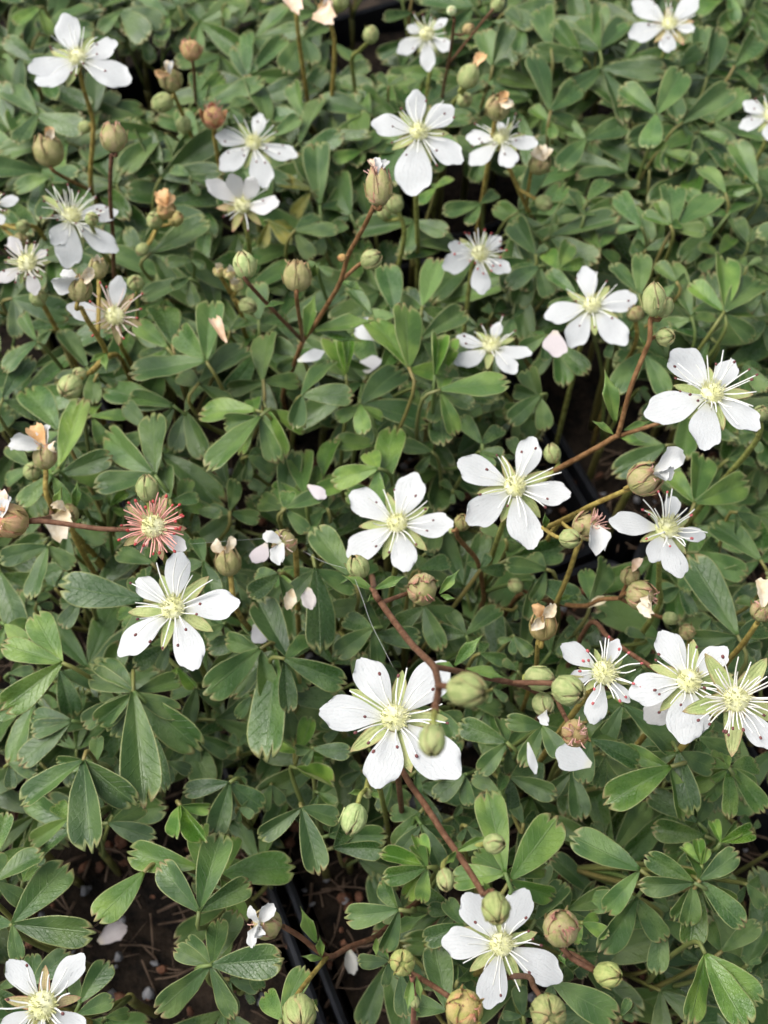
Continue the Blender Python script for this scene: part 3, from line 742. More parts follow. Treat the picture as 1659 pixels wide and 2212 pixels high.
stem_thing('white flower showing a single rounded petal at the edge', 'the single-petal edge flower', ND(0, 0, (-110, 1400, 52), (0, 1465, 48), (130, 1480, 44), (250, 1500, 38)), [F(0, 0, (-70, 1340), [(120, 1300), (-80, 1180), (-190, 1290), (-150, 1450), (20, 1470)], z=58, width=.62), H('B', 0, 0, 150, 1480, 45, z=50), H('D', 0, 0, 135, 1575, 62, z=48)], 'olive')
stem_thing('fading pinkish-white flower with limp petals beside crumpled white petals', 'the fading pinkish flower', [], [FD((58, 568), [(-8, 612), (78, 636), (20, 512), (102, 540)], z=60, tint=(1, .95, .94, 1), nst=26, filt=(1, .95, .9, 1), width=0.5, sep='sepal'), H('B', 0, 1, 250, 285, 58, z=52, via=(120, 250, 45))], 'olive')
stem_thing('half-bare red flower with two white petals left and drooping stamens', 'the two-petalled red flower', ND(0, 1, (740, 480, 58), (800, 620, 48), (830, 670, 40)), [F(0, 1, (750, 405), [(770, 140), (432, 368)], z=62, n=(.15, -.55, 1), sep='sepal_red', nst=18, filt=(.95, .78, .74, 1), width=0.52, sepal_len=.5, anth=(2.4, 1.2, 1.2, 1))], 'olive')
stem_thing('withered brown calyx with crumpled white petals on a bent green stem with lower bud', 'the crumpled-petal calyx', ND(0, 1, (530, 350, 70), (570, 430, 68), (640, 540, 62), (690, 640, 56), (650, 710, 54), (600, 770, 52), (760, 660, 42)),
  [H('D', 0, 1, 520, 230, 92, z=74, ax=(540, 110), bits=[((390, 130), 'w'), ((330, 180), 'w'), ((580, 140), 'c'), ((600, 200), 'c')]), H('D', 0, 1, 640, 95, 72, z=66, bits=[((640, 60), 'c')]),
   H('B', 0, 1, 458, 868, 82, z=56, ax=(400, 920)), H('B', 0, 1, 520, 785, 46, z=54)], 'olive', bracts=BR(0, 1, ((690, 650), (590, 700), 56), ((690, 640), (680, 740), 56)))
stem_thing('cream withered bloom with one small bud above red starry calyx', 'the cream withered bloom', ND(0, 0, (1130, 600, 52), (1190, 740, 46), (1260, 900, 38), (1320, 960, 30)), [H('D', 0, 0, 1115, 520, 88, z=56, bits=[((1090, 430), 'c'), ((1130, 440), 'w'), ((1010, 470), 'o')]), H('B', 0, 0, 1060, 670, 64, z=50), H('B', 0, 0, 1200, 812, 50, z=44)], 'olive')
stem_thing('small reddish calyx with spreading pink sepals like a crown', 'the crown-like red calyx', ND(0, 0, (1258, 390, 56), (1270, 500, 50), (1285, 680, 36)), [H('R', 0, 0, 1252, 325, 76, z=58, ax=(1250, 200), tuft=(7, 0.60, REDT), tint=(1.2, .9, .92, 1))], 'rust', 0.0003)
stem_thing('fuzzy dull red faded calyx among thin far stems', 'the fuzzy dull red calyx', [], [H('R', 0, 0, 1395, 765, 85, z=54, tuft=(30, 0.48, REDT), tint=(1.2, .82, .85, 1))], 'olive')
stem_thing('orange-brown dried bloom over two round buds', 'the orange dried bloom', ND(0, 0, (1030, 1480, 46), (980, 1570, 40), (930, 1700, 30)), [H('D', 0, 0, 1085, 1370, 70, z=54, bits=[((1060, 1240), 'o'), ((1110, 1260), 'o'), ((1020, 1290), 'o')], tint=(1.4, 1.1, 1, 1)), H('B', 0, 0, 1008, 1440, 58, z=50), H('B', 0, 0, 1150, 1430, 48, z=48, tint=(1.3, 1, .9, 1)), H('B', 0, 0, 930, 1630, 40, z=44)], 'olive')
stem_thing('single round green bud against the black gap far back', 'the lone far round bud', ND(1, 0, (740, 280, 52), (690, 330, 46), (640, 400, 36)), [H('B', 1, 0, 760, 225, 56, z=56)], 'green')
stem_thing('pale bloom going over, drooping petals at far edge', 'the drooping far bloom', [], [H('D', 1, 0, 470, 70, 65, z=58, bits=[((520, 160), 'p'), ((480, 20), 'w')], tint=(1.3, 1.1, 1, 1)), H('B', 1, 0, 560, 10, 60, z=60)], 'olive')
stem_thing('pinkish half-closed bloom hanging at the far edge of leaves', 'the pinkish hanging bloom', [], [H('S', 1, 0, 280, -20, 50, z=58, bits=[((300, 160), 'p'), ((260, 20), 'w')])], 'olive')
stem_thing('green bud with a folded beige petal poking out, small bud below', 'the bud with poking petal', ND(1, 0, (1380, 580, 58), (1330, 640, 52), (1290, 720, 42)), [H('B', 1, 0, 1400, 500, 72, z=62, ax=(1460, 400), bits=[((1500, 350), 'o')]), H('B', 1, 0, 1375, 652, 52, z=54)], 'green')
stem_thing('pink-edged calyx with white petal tips on a long olive forked stem with brown calyx', 'the long olive forked stem',
  ND(1, 0, (780, 1350, 84), (720, 1480, 80), (620, 1659, 74)) + ND(1, 1, (565, 180, 68), (480, 330, 62), (385, 480, 56), (320, 570, 52), (260, 730, 42), (190, 930, 30)),
  [H('S', 1, 0, 815, 1225, 102, z=88, ax=(805, 1060), el=1.25, bits=[((745, 1050), 'p'), ((800, 1080), 'w'), ((880, 1050), 'w')]), H('B', 1, 1, 765, 35, 66, z=70, ax=(840, 0), via=(565, 180, 68)), H('B', 1, 1, 575, 25, 28, z=74, tint=(1.4, .8, .7, 1)),
   H('D', 1, 1, 285, 150, 108, z=74, ax=(290, 20), via=(320, 570, 52), sc='brown'), H('B', 0, 1, 1600, 75, 76, z=72, ax=(1580, -20), via=(1950, 570, 52), tint=(1.25, 1.3, 1.35, 1), sc='rust')], 'brown', 0.00038,
  bracts=BR(1, 1, ((570, 180), (720, 240), 66), ((400, 490), (690, 540), 55), ((400, 500), (800, 420), 56), ((340, 540), (400, 240), 55, 6), ((200, 320), (70, 330), 66), ((380, 150), (400, 70), 72, 4)))
stem_thing('small green bud pair tucked under the pink-edged calyx', 'the tucked green bud pair', [], [H('B', 1, 0, 920, 1330, 58, z=54), H('B', 1, 0, 850, 1390, 45, z=50)], 'green')
stem_thing('round tan bud in shade behind the even star flower', 'the shaded tan bud', [], [H('D', 2, 1, 830, 390, 60, z=50)], 'olive')
stem_thing('cream knobbly cluster of dried blooms beside striped white bud', 'the cream knobbly cluster', ND(0, 1, (1520, 280, 46), (1580, 400, 40), (1600, 520, 30)), [H('D', 0, 1, 1430, 115, 42, z=54, tint=(2, 2, 2, 1), bits=[((1420, 90), 'c')]), H('D', 0, 1, 1500, 130, 46, z=55, tint=(2, 2, 2, 1), bits=[((1500, 100), 'c')]), H('D', 0, 1, 1550, 205, 50, z=52, tint=(2, 2, 2, 1), bits=[((1530, 180), 'c')]), H('B', 0, 1, 1620, 340, 56, z=46)], 'olive')
stem_thing('small green bud on a thin green stalk behind the two-petalled red flower', 'the thin-stalked green bud', ND(0, 1, (890, 240, 52), (900, 350, 46), (905, 440, 36)), [H('B', 0, 1, 885, 190, 55, z=56)], 'green', 0.0003)
stem_thing('faded calyx with two white and one orange upright petals', 'the upright-petal calyx', [], [H('S', 0, 1, 295, 1325, 88, z=62, ax=(290, 1200), bits=[((60, 1250), 'w'), ((215, 1120), 'o'), ((320, 1120), 'w'), ((340, 1330), 'c')]), H('B', 0, 1, 210, 1420, 60, z=54)], 'olive')
stem_thing('red burst of withered stamens on a rusty stem, large pink calyx at its other end', 'the red burst calyx', ND(0, 2, (770, 140, 76), (640, 135, 75), (480, 112, 74), (300, 88, 73), (200, 85, 72), (330, 60, 60), (360, 0, 40)),
  [F(0, 2, (1000, 120), [(1210, 285)], z=80, n=(0.15, -0.45, 1), nst=54, filt=(0.95, 0.50, 0.45, 1), sep='sepal_red', sepal_len=0.62, width=0.5, anth=(2.4, 1.0, 1.0, 1), tint=(1, .96, .95, 1)), H('S', 0, 2, 70, 85, 128, z=74, ax=(-60, 70), tint=(1.2, .95, .95, 1), bits=[((-10, -120), 'p'), ((60, -80), 'w')])], 'rust', 0.00036)
stem_thing('round green bud with pointed tip above the red burst calyx', 'the bud above red burst', [], [H('B', 0, 1, 962, 1535, 76, z=72, ax=(950, 1440))], 'green')
stem_thing('brown calyx with narrow leafy bracts behind the rusty stem', 'the bracted brown calyx', [], [H('D', 0, 2, 440, 40, 80, z=58, bits=[((390, 230), 'c'), ((330, 20), 'c')])], 'olive', bracts=BR(0, 1, ((370, 1659), (370, 1540), 58, 4), ((490, 1659), (500, 1500), 58, 4)))
stem_thing('dry yellow-green calyx with two cream petal stubs like horns', 'the horned dry calyx', [], [H('D', 0, 2, 1490, 355, 98, z=60, ax=(1470, 240), bits=[((1390, 235), 'c'), ((1540, 215), 'c')])], 'olive')
stem_thing('faded calyx with two crinkled bright white petals hanging down', 'the crinkled-white-petal calyx', [], [H('S', 1, 2, 195, 225, 100, z=66, ax=(150, 230), up=.9, bits=[((60, 170), 'w'), ((155, 380), 'w')], tuft=(9, 1.2, (.8, .6, .55, 1)))], 'olive')
stem_thing('thick rusty stem crossing to out-of-focus buds, round bud and pink-seamed calyx at its top', 'the thick rusty stem',
  ND(1, 2, *reversed(((790, 555, 76), (830, 620, 78), (930, 760, 84), (1040, 900, 91), (1165, 1025, 100), (1195, 1100, 106), (1205, 1185, 112), (1180, 1330, 117)))),
  [H('B', 1, 2, 680, 385, 74, z=76, ax=(650, 320), via=(790, 555, 76), sc='rust'), H('S', 1, 2, 1100, 530, 118, z=74, ax=(1110, 540), up=1.2, via=(830, 620, 78), tuft=(6, 0.48, REDT)),
   H('B', 1, 2, 1390, 1190, 118, z=117, ax=(1560, 1220), via=(1205, 1185, 112), tint=(.95, .95, .9, 1)), H('B', 1, 2, 1165, 1520, 92, z=119, ax=(1160, 1640), el=1.25, via=(1180, 1330, 117), sc='green'),
   H('B', 2, 2, 205, 1110, 84, z=90, sc='green'), H('B', 2, 2, 232, 1285, 72, z=88, ax=(270, 1370), bits=[((240, 1380), 'w')]), H('B', 2, 2, 395, 1190, 104, z=96, ax=(500, 1230), bits=())],
  'rust', 0.00035, base_px=D(1, 2, 760, 500), branches=[ND(1, 2, (1180, 1040, 101), (1300, 1060, 99), (1500, 1105, 95), (1720, 1150, 91), (1800, 1180, 88))], bracts=BR(1, 2, ((1310, 1030), (1470, 825), 96, 3), ((1390, 1050), (1659, 1085), 96, 0), ((1180, 1020), (1330, 1050), 97), ((780, 540), (580, 430), 75), ((790, 530), (1000, 440), 75), ((1210, 560), (1330, 410), 74, 3), ((1220, 570), (1300, 590), 74), ((790, 560), (760, 600), 76)))
stem_thing('small brown-green bud where two reddish stems fork', 'the bud at the reddish fork', ND(1, 2, (1330, 130, 66), (1330, 190, 60), (1400, 270, 54), (1460, 350, 48), (1490, 480, 38), (1500, 600, 28)), [H('B', 1, 2, 1362, 95, 56, z=66, tint=(.8, .65, .6, 1)), H('B', 1, 2, 1290, 150, 20, z=64, bract=False)], 'brown', 0.00036)
stem_thing('pink-tufted faded calyx with a small smooth bud on a forked olive stalk', 'the pink-tufted calyx', ND(2, 2, (230, 130, 72), (290, 110, 70), (560, 0, 60), (460, 240, 60), (400, 420, 54), (330, 590, 46), (290, 680, 36)),
  [H('R', 2, 2, 510, 120, 100, z=70, ax=(620, 100), tuft=(40, .9, PINKT), bits=[((570, 310), 'w')]), H('B', 2, 2, 405, 200, 66, z=74, ax=(480, 210))], 'olive', 0.00036, bracts=BR(2, 2, ((340, 600), (430, 570), 46), ((240, 130), (250, 60), 72, 3)))
stem_thing('large olive calyx shedding two papery white petals on a slanting olive stalk', 'the papery-petal calyx', ND(2, 1, (800, 1530, 76), (700, 1575, 73), (520, 1655, 68), (400, 1730, 60), (300, 1800, 48)), [H('S', 2, 1, 890, 1470, 122, z=80, ax=(1010, 1410), bits=[((1135, 1290), 'w'), ((1060, 1410), 'w'), ((970, 1500), 'w')], tint=(.92, .95, .9, 1))], 'olive', 0.00037)
stem_thing('cluster of fading calyxes with a beige petal on a dark stem', 'the fading calyx cluster', ND(2, 2, (730, 590, 58), (600, 600, 54), (500, 640, 48), (300, 620, 40), (100, 560, 32)), [H('S', 2, 2, 870, 570, 108, z=64, ax=(960, 580), bits=[((935, 715), 'c'), ((860, 650), 'c')]), H('D', 2, 2, 800, 445, 72, z=62, bits=[((850, 380), 'p')]), H('B', 2, 2, 1060, 720, 45, z=54), H('B', 2, 2, 50, 505, 50, z=44)], 'brown', 0.00034)
stem_thing('brown crumpled calyx above the cluster of green buds', 'the brown crumpled calyx', ND(2, 2, (195, 870, 60), (190, 960, 54), (180, 1050, 44)), [H('D', 2, 2, 230, 775, 100, z=66, ax=(240, 660), bits=[((180, 700), 'o'), ((150, 800), 'c'), ((260, 700), 'c')], tint=(1.1, .95, .9, 1))], 'olive', 0.00034)
stem_thing('round reddish-scribbled calyx beside the fallen white petal', 'the red-scribbled round calyx', ND(2, 2, (370, 1360, 70), (340, 1300, 64), (300, 1250, 50)), [H('S', 2, 2, 440, 1470, 104, z=76, ax=(470, 1500), up=1.0, tuft=(18, .8, PINKT), tint=(1.1, .95, .9, 1))], 'rust', 0.00034)
stem_thing('small dry calyx peeping over the broad-petalled flower', 'the peeping dry calyx', [], [H('D', 2, 2, 1170, 810, 62, z=56)], 'olive')
stem_thing('faded calyx on thick olive stalk at the edge over star-sepalled flower', 'the edge calyx on olive stalk', ND(2, 2, (1630, 750, 66), (1540, 880, 60), (1430, 1010, 52), (1380, 1090, 40)), [H('S', 2, 2, 1660, 670, 85, z=70, bits=[((1650, 460), 'c')])], 'olive', 0.0004)
stem_thing('green bud at the edge beside the petals of the forked stem flower', 'the edge green bud', [], [H('B', 2, 1, 1655, 1040, 52, z=66)], 'green')
stem_thing('pale green nodding bud hanging below the largest flower', 'the nodding pale bud', ND(1, 3, (735, 180, 80), (750, 120, 78), (780, 50, 68)), [H('B', 1, 3, 650, 370, 88, z=82, ax=(620, 470), up=-.1, tint=(1.1, 1.2, 1.2, 1), sc='green'), H('B', 1, 3, 740, 205, 34, z=80, bract=False)], 'green', 0.00036, bracts=BR(1, 3, ((710, 190), (630, 210), 80), ((760, 200), (825, 240), 80)))
stem_thing('rusty stem with paired small buds ending in a fat green bud over a flower', 'the rusty stem with fat bud',
  ND(1, 3, (1500, 870, 92), (1430, 750, 90), (1325, 590, 87), (1240, 470, 84), (1130, 300, 80), (1030, 160, 76), (940, 40, 66)),
  [H('B', 1, 3, 1580, 960, 98, z=96, ax=(1600, 1060), tint=(.95, .95, .85, 1)), H('B', 1, 3, 1570, 535, 66, z=90, ax=(1640, 530), via=(1325, 590, 87), sc='green'), H('B', 1, 3, 1250, 770, 60, z=90, ax=(1260, 860), el=1.25, via=(1325, 590, 87), sc='green')],
  'rust', 0.00034, bracts=BR(1, 3, ((1330, 580), (1560, 480), 88), ((1320, 590), (1250, 670), 88), ((1460, 560), (1480, 600), 89), ((1540, 860), (1500, 780), 92)))
stem_thing('calyx with white shrivelled petals on a Y-forked reddish stem above dark soil', 'the Y-forked reddish stem',
  ND(1, 3, (190, 1075, 60), (300, 1140, 58), (480, 1270, 54), (620, 1210, 50), (780, 1150, 46), (850, 1100, 43), (960, 1000, 37), (1090, 900, 28)),
  [H('S', 1, 3, 80, 1060, 112, z=64, ax=(-10, 1050), up=.6, bits=[((30, 930), 'w'), ((130, 930), 'w'), ((40, 1110), 'w'), ((-20, 1220), 'w'), ((130, 1130), 'w')]),
   H('B', 1, 3, 295, 1640, 112, z=66, via=(480, 1270, 54), tint=(.95, .95, .9, 1), sc='olive')], 'rust', 0.00036,
  bracts=BR(1, 3, ((410, 1180), (305, 955), 58, 4), ((450, 1285), (320, 1280), 54), ((440, 1270), (430, 1140), 55, 3), ((860, 1130), (1110, 985), 44, 3), ((800, 1150), (800, 1260), 46), ((830, 1150), (880, 1290), 46)))
stem_thing('round yellow-green bud above a bracted thin stalk over dark soil', 'the round yellow bud', ND(1, 3, (1030, 1400, 68), (1045, 1500, 64), (1045, 1600, 58), (1040, 1750, 44)), [H('B', 1, 3, 970, 1310, 84, z=72, ax=(960, 1330), up=1.5, tint=(1.1, 1.05, .85, 1)), H('B', 1, 3, 1050, 1570, 34, z=64, bract=False)], 'pink', 0.0003, bracts=BR(1, 3, ((1030, 1400), (1000, 1640), 67, 0), ((1060, 1400), (1100, 1560), 67, 0), ((1050, 1600), (1085, 1640), 62)))
stem_thing('fat yellow and pink calyx touching the lowest petal of a flower', 'the fat yellow-pink calyx', ND(1, 3, (1270, 1530, 74), (1180, 1470, 70), (1080, 1410, 64), (1040, 1390, 50)), [H('S', 1, 3, 1375, 1610, 138, z=78, ax=(1440, 1560), up=1.0, tuft=(7, 0.30, REDT), tint=(1.15, 1.1, .85, 1))], 'rust', 0.00034)
stem_thing('plump reddish calyx joined by a curved red stalk to a round glossy bud', 'the plump reddish calyx', ND(2, 3, (350, 1210, 76), (430, 1290, 75), (560, 1355, 74), (400, 1250, 60), (330, 1300, 40)), [H('S', 2, 3, 345, 1085, 134, z=80, ax=(370, 1000), up=.9, tuft=(8, 0.42, REDT)), H('B', 2, 3, 655, 1390, 84, z=76, ax=(740, 1400), tint=(1.1, 1.1, .9, 1), via=(560, 1355, 74), sc='rust')], 'rust', 0.00034, bracts=BR(2, 3, ((330, 1260), (380, 1330), 70), ((470, 1170), (520, 1190), 72)))
stem_thing('large brownish-green bud below the bud-covered flower on short orange stalk', 'the large brownish bud', ND(2, 3, (230, 1560, 74), (170, 1470, 70), (120, 1400, 60)), [H('B', 2, 3, 265, 1640, 122, z=78, tint=(.9, .85, .8, 1))], 'rust', 0.00034)
# ------------------------------------------------------------------ leafy shoots, traced leaf by leaf
# every row: (level, tone, junction, tip, tip, tip ...) in pixels of the zoomed tile; tone: d dark, m mid, l light, y young folded, r reddish, p pale
TONE = {'d': (0.82, 0.88, 0.95, 1), 'm': (1, 1, 1, 1), 'l': (1.55, 1.50, 1.05, 1), 'y': (2.3, 2.15, 1.6, 1), 'r': (2.6, 1.5, 1.0, 1), 'p': (1.30, 1.28, 1.30, 1)}
TILES = {
(0, 0): [
 (1, 'm', (240, 750), (0, 500), (120, 960), (560, 850)), (1, 'l', (250, 50), (90, 150)), (1, 'm', (790, 70), (1080, 130), (960, 230), (640, 190)),
 (0, 'd', (270, 230), (-20, 250)), (0, 'm', (220, 1010), (-20, 1060)), (1, 'l', (330, 1150), (80, 1220), (430, 1270)), (1, 'm', (1080, 1080), (830, 880), (860, 1140), (1010, 830)),
 (0, 'm', (620, 760), (770, 590), (960, 680)), (0, 'd', (930, 250), (1000, 400), (900, 330)), (0, 'd', (740, 1080), (830, 1290), (660, 1200)), (1, 'm', (990, 1650), (1380, 1450), (1270, 1640)),
 (0, 'd', (760, 1280), (850, 1640), (960, 1550)), (1, 'l', (1290, 640), (1480, 470), (1560, 560)), (0, 'd', (120, 330), (20, 430), (220, 600), (310, 420)), (0, 'd', (430, 620), (330, 760), (560, 700)),
 (0, 'd', (1400, 150), (1560, 60), (1200, 60)), (1, 'm', (1240, 1150), (1110, 1080), (1380, 1180)), (0, 'd', (1300, 1290), (1450, 1420), (1200, 1400)), (0, 'd', (100, 1400), (10, 1300), (230, 1300)),
 (1, 'm', (1500, 700), (1620, 620), (1580, 800)), (0, 'p', (600, 1060), (490, 1000), (680, 1030)), (1, 'l', (1480, 20), (1620, 30))],
(1, 0): [
 (1, 'm', (570, 950), (355, 700), (600, 665), (465, 920)), (1, 'l', (700, 985), (840, 860), (520, 1050), (690, 680)), (1, 'm', (330, 240), (190, 470), (490, 150), (380, 440)), (0, 'm', (540, 500), (770, 430), (640, 650), (390, 560)),
 (1, 'm', (630, 1400), (495, 1090), (430, 1240)), (1, 'd', (430, 1340), (330, 960), (400, 920)), (1, 'p', (120, 890), (310, 750)), (1, 'r', (370, 1240), (140, 1180)), (1, 'r', (95, 1440), (250, 1590)),
 (1, 'm', (1050, 1445), (640, 1500), (1000, 1645), (1270, 1520)), (1, 'p', (1500, 1000), (1440, 1190), (1290, 900)), (1, 'm', (1480, 1330), (1380, 1460), (1610, 1240), (1230, 1400)), (0, 'm', (1040, 80), (840, 130)),
 (0, 'd', (1000, 270), (800, 370)), (1, 'm', (1560, 430), (1680, 130), (1690, 400), (1500, 200)), (0, 'd', (180, 100), (-60, 110)), (0, 'p', (-30, 480), (155, 470)), (1, 'm', (270, 1500), (420, 1380), (560, 1500)),
 (0, 'm', (150, 330), (20, 250), (60, 400)), (1, 'm', (880, 560), (990, 500), (800, 480)), (1, 'l', (1180, 1230), (1080, 1340), (1300, 1150)), (0, 'm', (760, 900), (880, 800)), (1, 'm', (1100, 520), (1010, 600), (1200, 560)),
 (0, 'd', (300, 860), (170, 1000), (390, 960)), (1, 'm', (1560, 560), (1480, 470), (1600, 620)), (1, 'm', (450, 1550), (600, 1450), (420, 1659)), (0, 'd', (1290, 700), (1200, 620))],
(2, 0): [
 (2, 'p', (970, 745), (725, 560), (1160, 430), (930, 955)), (1, 'm', (280, 720), (165, 310), (500, 530)), (1, 'm', (505, 910), (295, 760), (335, 1100), (800, 800)), (1, 'm', (775, 745), (530, 440), (590, 650)),
 (1, 'd', (1140, 800), (1490, 550)), (1, 'd', (1300, 500), (1390, 170)), (1, 'm', (1120, 430), (1280, 290), (920, 420)), (1, 'p', (1480, 430), (1660, 210)), (1, 'l', (1000, 985), (1225, 855), (1000, 1095), (1250, 1060)),
 (1, 'p', (1250, 860), (1445, 910)), (1, 'p', (1420, 1260), (1265, 1040)), (1, 'p', (1625, 1200), (1470, 920)), (2, 'p', (1080, 1490), (1065, 1160), (1390, 1250), (1300, 1510)), (2, 'l', (1060, 1470), (870, 1400), (970, 1310)),
 (1, 'p', (870, 1480), (690, 1250), (700, 1520)), (1, 'p', (520, 1310), (660, 1150)), (1, 'm', (500, 1405), (690, 1330), (420, 1210)), (1, 'm', (280, 310), (200, -20)), (1, 'm', (600, 330), (800, 120), (480, 60), (350, 240)),
 (1, 'd', (180, 1660), (10, 1420), (260, 1600)), (1, 'm', (1440, 1400), (1680, 1220)), (0, 'd', (700, 1020), (820, 1090), (640, 1150)), (0, 'd', (930, 1150), (1080, 1130), (820, 1230)), (1, 'l', (1220, 1340), (1190, 1120)),
 (1, 'l', (280, 800), (140, 700), (300, 900)), (0, 'd', (1560, 120), (1680, 20), (1500, 20)), (1, 'm', (1540, 620), (1640, 560), (1620, 700)), (0, 'd', (1330, 960), (1440, 1020), (1260, 980)), (1, 'p', (600, 1620), (480, 1480), (690, 1500)),
 (1, 'l', (380, 1640), (400, 1450), (520, 1620)), (1, 'm', (1570, 1580), (1500, 1420), (1659, 1480)), (1, 'm', (100, 180), (-20, 40), (60, 330)), (1, 'l', (1380, 1659), (1470, 1540), (1240, 1600)), (1, 'm', (900, 1630), (1060, 1570), (820, 1570))],
(0, 1): [
 (2, 'p', (1345, 700), (830, 765), (1380, 270), (1150, 500)), (2, 'm', (1300, 840), (1610, 560)), (2, 'm', (1010, 1445), (600, 1150), (1000, 1000), (605, 1520)), (2, 'm', (385, 1440), (740, 1320)), (2, 'l', (385, 1390), (560, 950)), (1, 'p', (385, 1150), (140, 800)),
 (1, 'm', (240, 570), (130, 380), (0, 740)), (1, 'm', (570, 740), (390, 500)), (1, 'm', (1130, 990), (640, 860), (840, 940)), (1, 'p', (960, 1140), (790, 970)), (1, 'm', (1210, 1030), (1310, 835), (1120, 1290), (1330, 1320)),
 (2, 'l', (1670, 1020), (1275, 1000)), (2, 'm', (1700, 1060), (1340, 1400)), (1, 'm', (1060, 1305), (1460, 1590)), (2, 'm', (1110, 1600), (1060, 1360)), (2, 'l', (340, 1440), (120, 1650)), (1, 'm', (190, 1385), (50, 1240)), (0, 'd', (80, 290), (450, 390)),
 (1, 'd', (640, 780), (790, 700)), (1, 'd', (20, 940), (210, 650)), (1, 'm', (1125, 590), (1060, 280)), (1, 'l', (1090, 610), (860, 430)), (1, 'l', (600, 1060), (850, 1050)), (1, 'y', (720, 1645), (840, 1560)), (1, 'm', (620, 760), (600, 980), (700, 690)),
 (0, 'd', (30, 1100), (150, 980)), (1, 'm', (1500, 1680), (1560, 1460)), (0, 'm', (450, 1240), (520, 1380)), (1, 'm', (1230, 160), (920, 300), (1120, 220)), (1, 'm', (1250, 40), (1340, 80), (1080, 60)), (0, 'd', (1480, 900), (1600, 900)),
 (1, 'm', (1500, 500), (1600, 420)), (0, 'd', (700, 1590), (560, 1580)), (1, 'm', (330, 500), (230, 620)), (0, 'd', (900, 1560), (700, 1590)), (1, 'l', (1180, 1659), (1220, 1450))],
(1, 1): [
 (2, 'm', (310, 925), (510, 640), (655, 900), (270, 1130)), (2, 'l', (80, 1010), (180, 1345)), (1, 'd', (700, 975), (980, 690), (1160, 1080)), (2, 'l', (690, 980), (700, 1175)), (2, 'l', (1010, 740), (785, 365), (1000, 305)), (1, 'p', (925, 390), (860, 40)),
 (1, 'p', (1100, 340), (1210, 40)), (1, 'm', (1100, 545), (1395, 350)), (2, 'l', (1220, 885), (1680, 830)), (2, 'm', (1225, 890), (1440, 1010)), (2, 'm', (1200, 850), (1035, 770)), (1, 'm', (1490, 1240), (1340, 1040), (1640, 1120)), (1, 'm', (1210, 950), (1230, 1250)),
 (2, 'l', (830, 1560), (910, 1050)), (1, 'l', (450, 1450), (490, 1150)), (2, 'l', (810, 1400), (490, 1470)), (1, 'm', (1160, 1290), (960, 1250)), (1, 'm', (-40, 1320), (150, 1410)), (1, 'm', (190, 1650), (260, 1280)), (1, 'l', (330, 1560), (280, 1250)), (2, 'm', (210, 1660), (445, 1570)),
 (1, 'm', (290, 660), (110, 570)), (1, 'm', (60, 820), (60, 460)), (1, 'p', (30, 430), (20, 170)), (1, 'l', (810, 1240), (520, 1230)), (1, 'm', (770, 400), (610, 200)), (1, 'y', (600, 790), (640, 540), (540, 560)), (0, 'd', (1450, 480), (1520, 420), (1380, 440)),
 (1, 'l', (440, 1500), (370, 1390), (380, 1480)), (0, 'm', (480, 1000), (600, 1080), (440, 1080)), (0, 'd', (920, 960), (830, 900), (1030, 880)), (0, 'd', (1560, 930), (1640, 1000), (1500, 1040)), (0, 'd', (1560, 380), (1659, 300)), (1, 'm', (420, 80), (520, 130), (330, 60)),
 (2, 'y', (1180, 790), (1160, 560), (1220, 550)), (2, 'y', (1200, 790), (1260, 570), (1310, 620)), (0, 'm', (1300, 1540), (1220, 1480), (1380, 1600)), (1, 'm', (1480, 1290), (1560, 1400), (1640, 1300)), (0, 'd', (80, 1560), (-40, 1480)), (1, 'm', (480, 1659), (420, 1520))],
(2, 1): [
 (2, 'l', (1410, 375), (1175, 190), (1425, -30)), (2, 'm', (1415, 375), (1680, 80)), (1, 'm', (860, 260), (680, 50), (880, -20)), (1, 'p', (1200, 410), (1050, 20)), (1, 'p', (445, 265), (255, 110)), (1, 'm', (200, 80), (0, 190)), (1, 'l', (330, 100), (230, -60), (400, -70), (530, 50)),
 (1, 'p', (320, 590), (510, 770), (390, 850)), (1, 'm', (250, 530), (70, 630)), (1, 'p', (885, 640), (705, 870)), (1, 'm', (900, 660), (1060, 910)), (1, 'm', (210, 920), (0, 1110)), (1, 'm', (225, 980), (100, 730)), (2, 'l', (1220, 1625), (1290, 1270), (1610, 1490), (1040, 1410)),
 (1, 'm', (1030, 1250), (700, 1430)), (1, 'p', (1540, 720), (1670, 720), (1570, 950), (1680, 900)), (1, 'd', (1325, 550), (1050, 430)), (1, 'm', (1680, 440), (1540, 560)), (0, 'd', (1280, 640), (1200, 560), (1340, 580)), (1, 'm', (690, 560), (640, 680), (800, 610)), (0, 'd', (160, 330), (60, 290), (260, 330)),
 (1, 'm', (1660, 250), (1540, 380)), (0, 'd', (1440, 1340), (1560, 1270), (1659, 1350)), (0, 'm', (180, 1020), (110, 1200)), (1, 'm', (60, 1320), (20, 1200)), (0, 'd', (860, 880), (940, 960)), (1, 'm', (1620, 1180), (1500, 1220)), (1, 'd', (30, 420), (90, 330), (0, 560)), (1, 'p', (1100, 180), (960, 60)), (1, 'm', (1560, 80), (1659, 20), (1500, 20))],
(0, 2): [
 (2, 'm', (312, 250), (-20, 340), (185, 600), (490, 390)), (2, 'd', (940, 600), (365, 520)), (1, 'd', (525, 600), (400, 785)), (1, 'm', (0, 420), (95, 815)), (2, 'l', (405, 1010), (190, 675), (-10, 890), (10, 1350)), (1, 'd', (390, 1060), (480, 1370)), (2, 'm', (870, 1195), (645, 960), (560, 1090)),
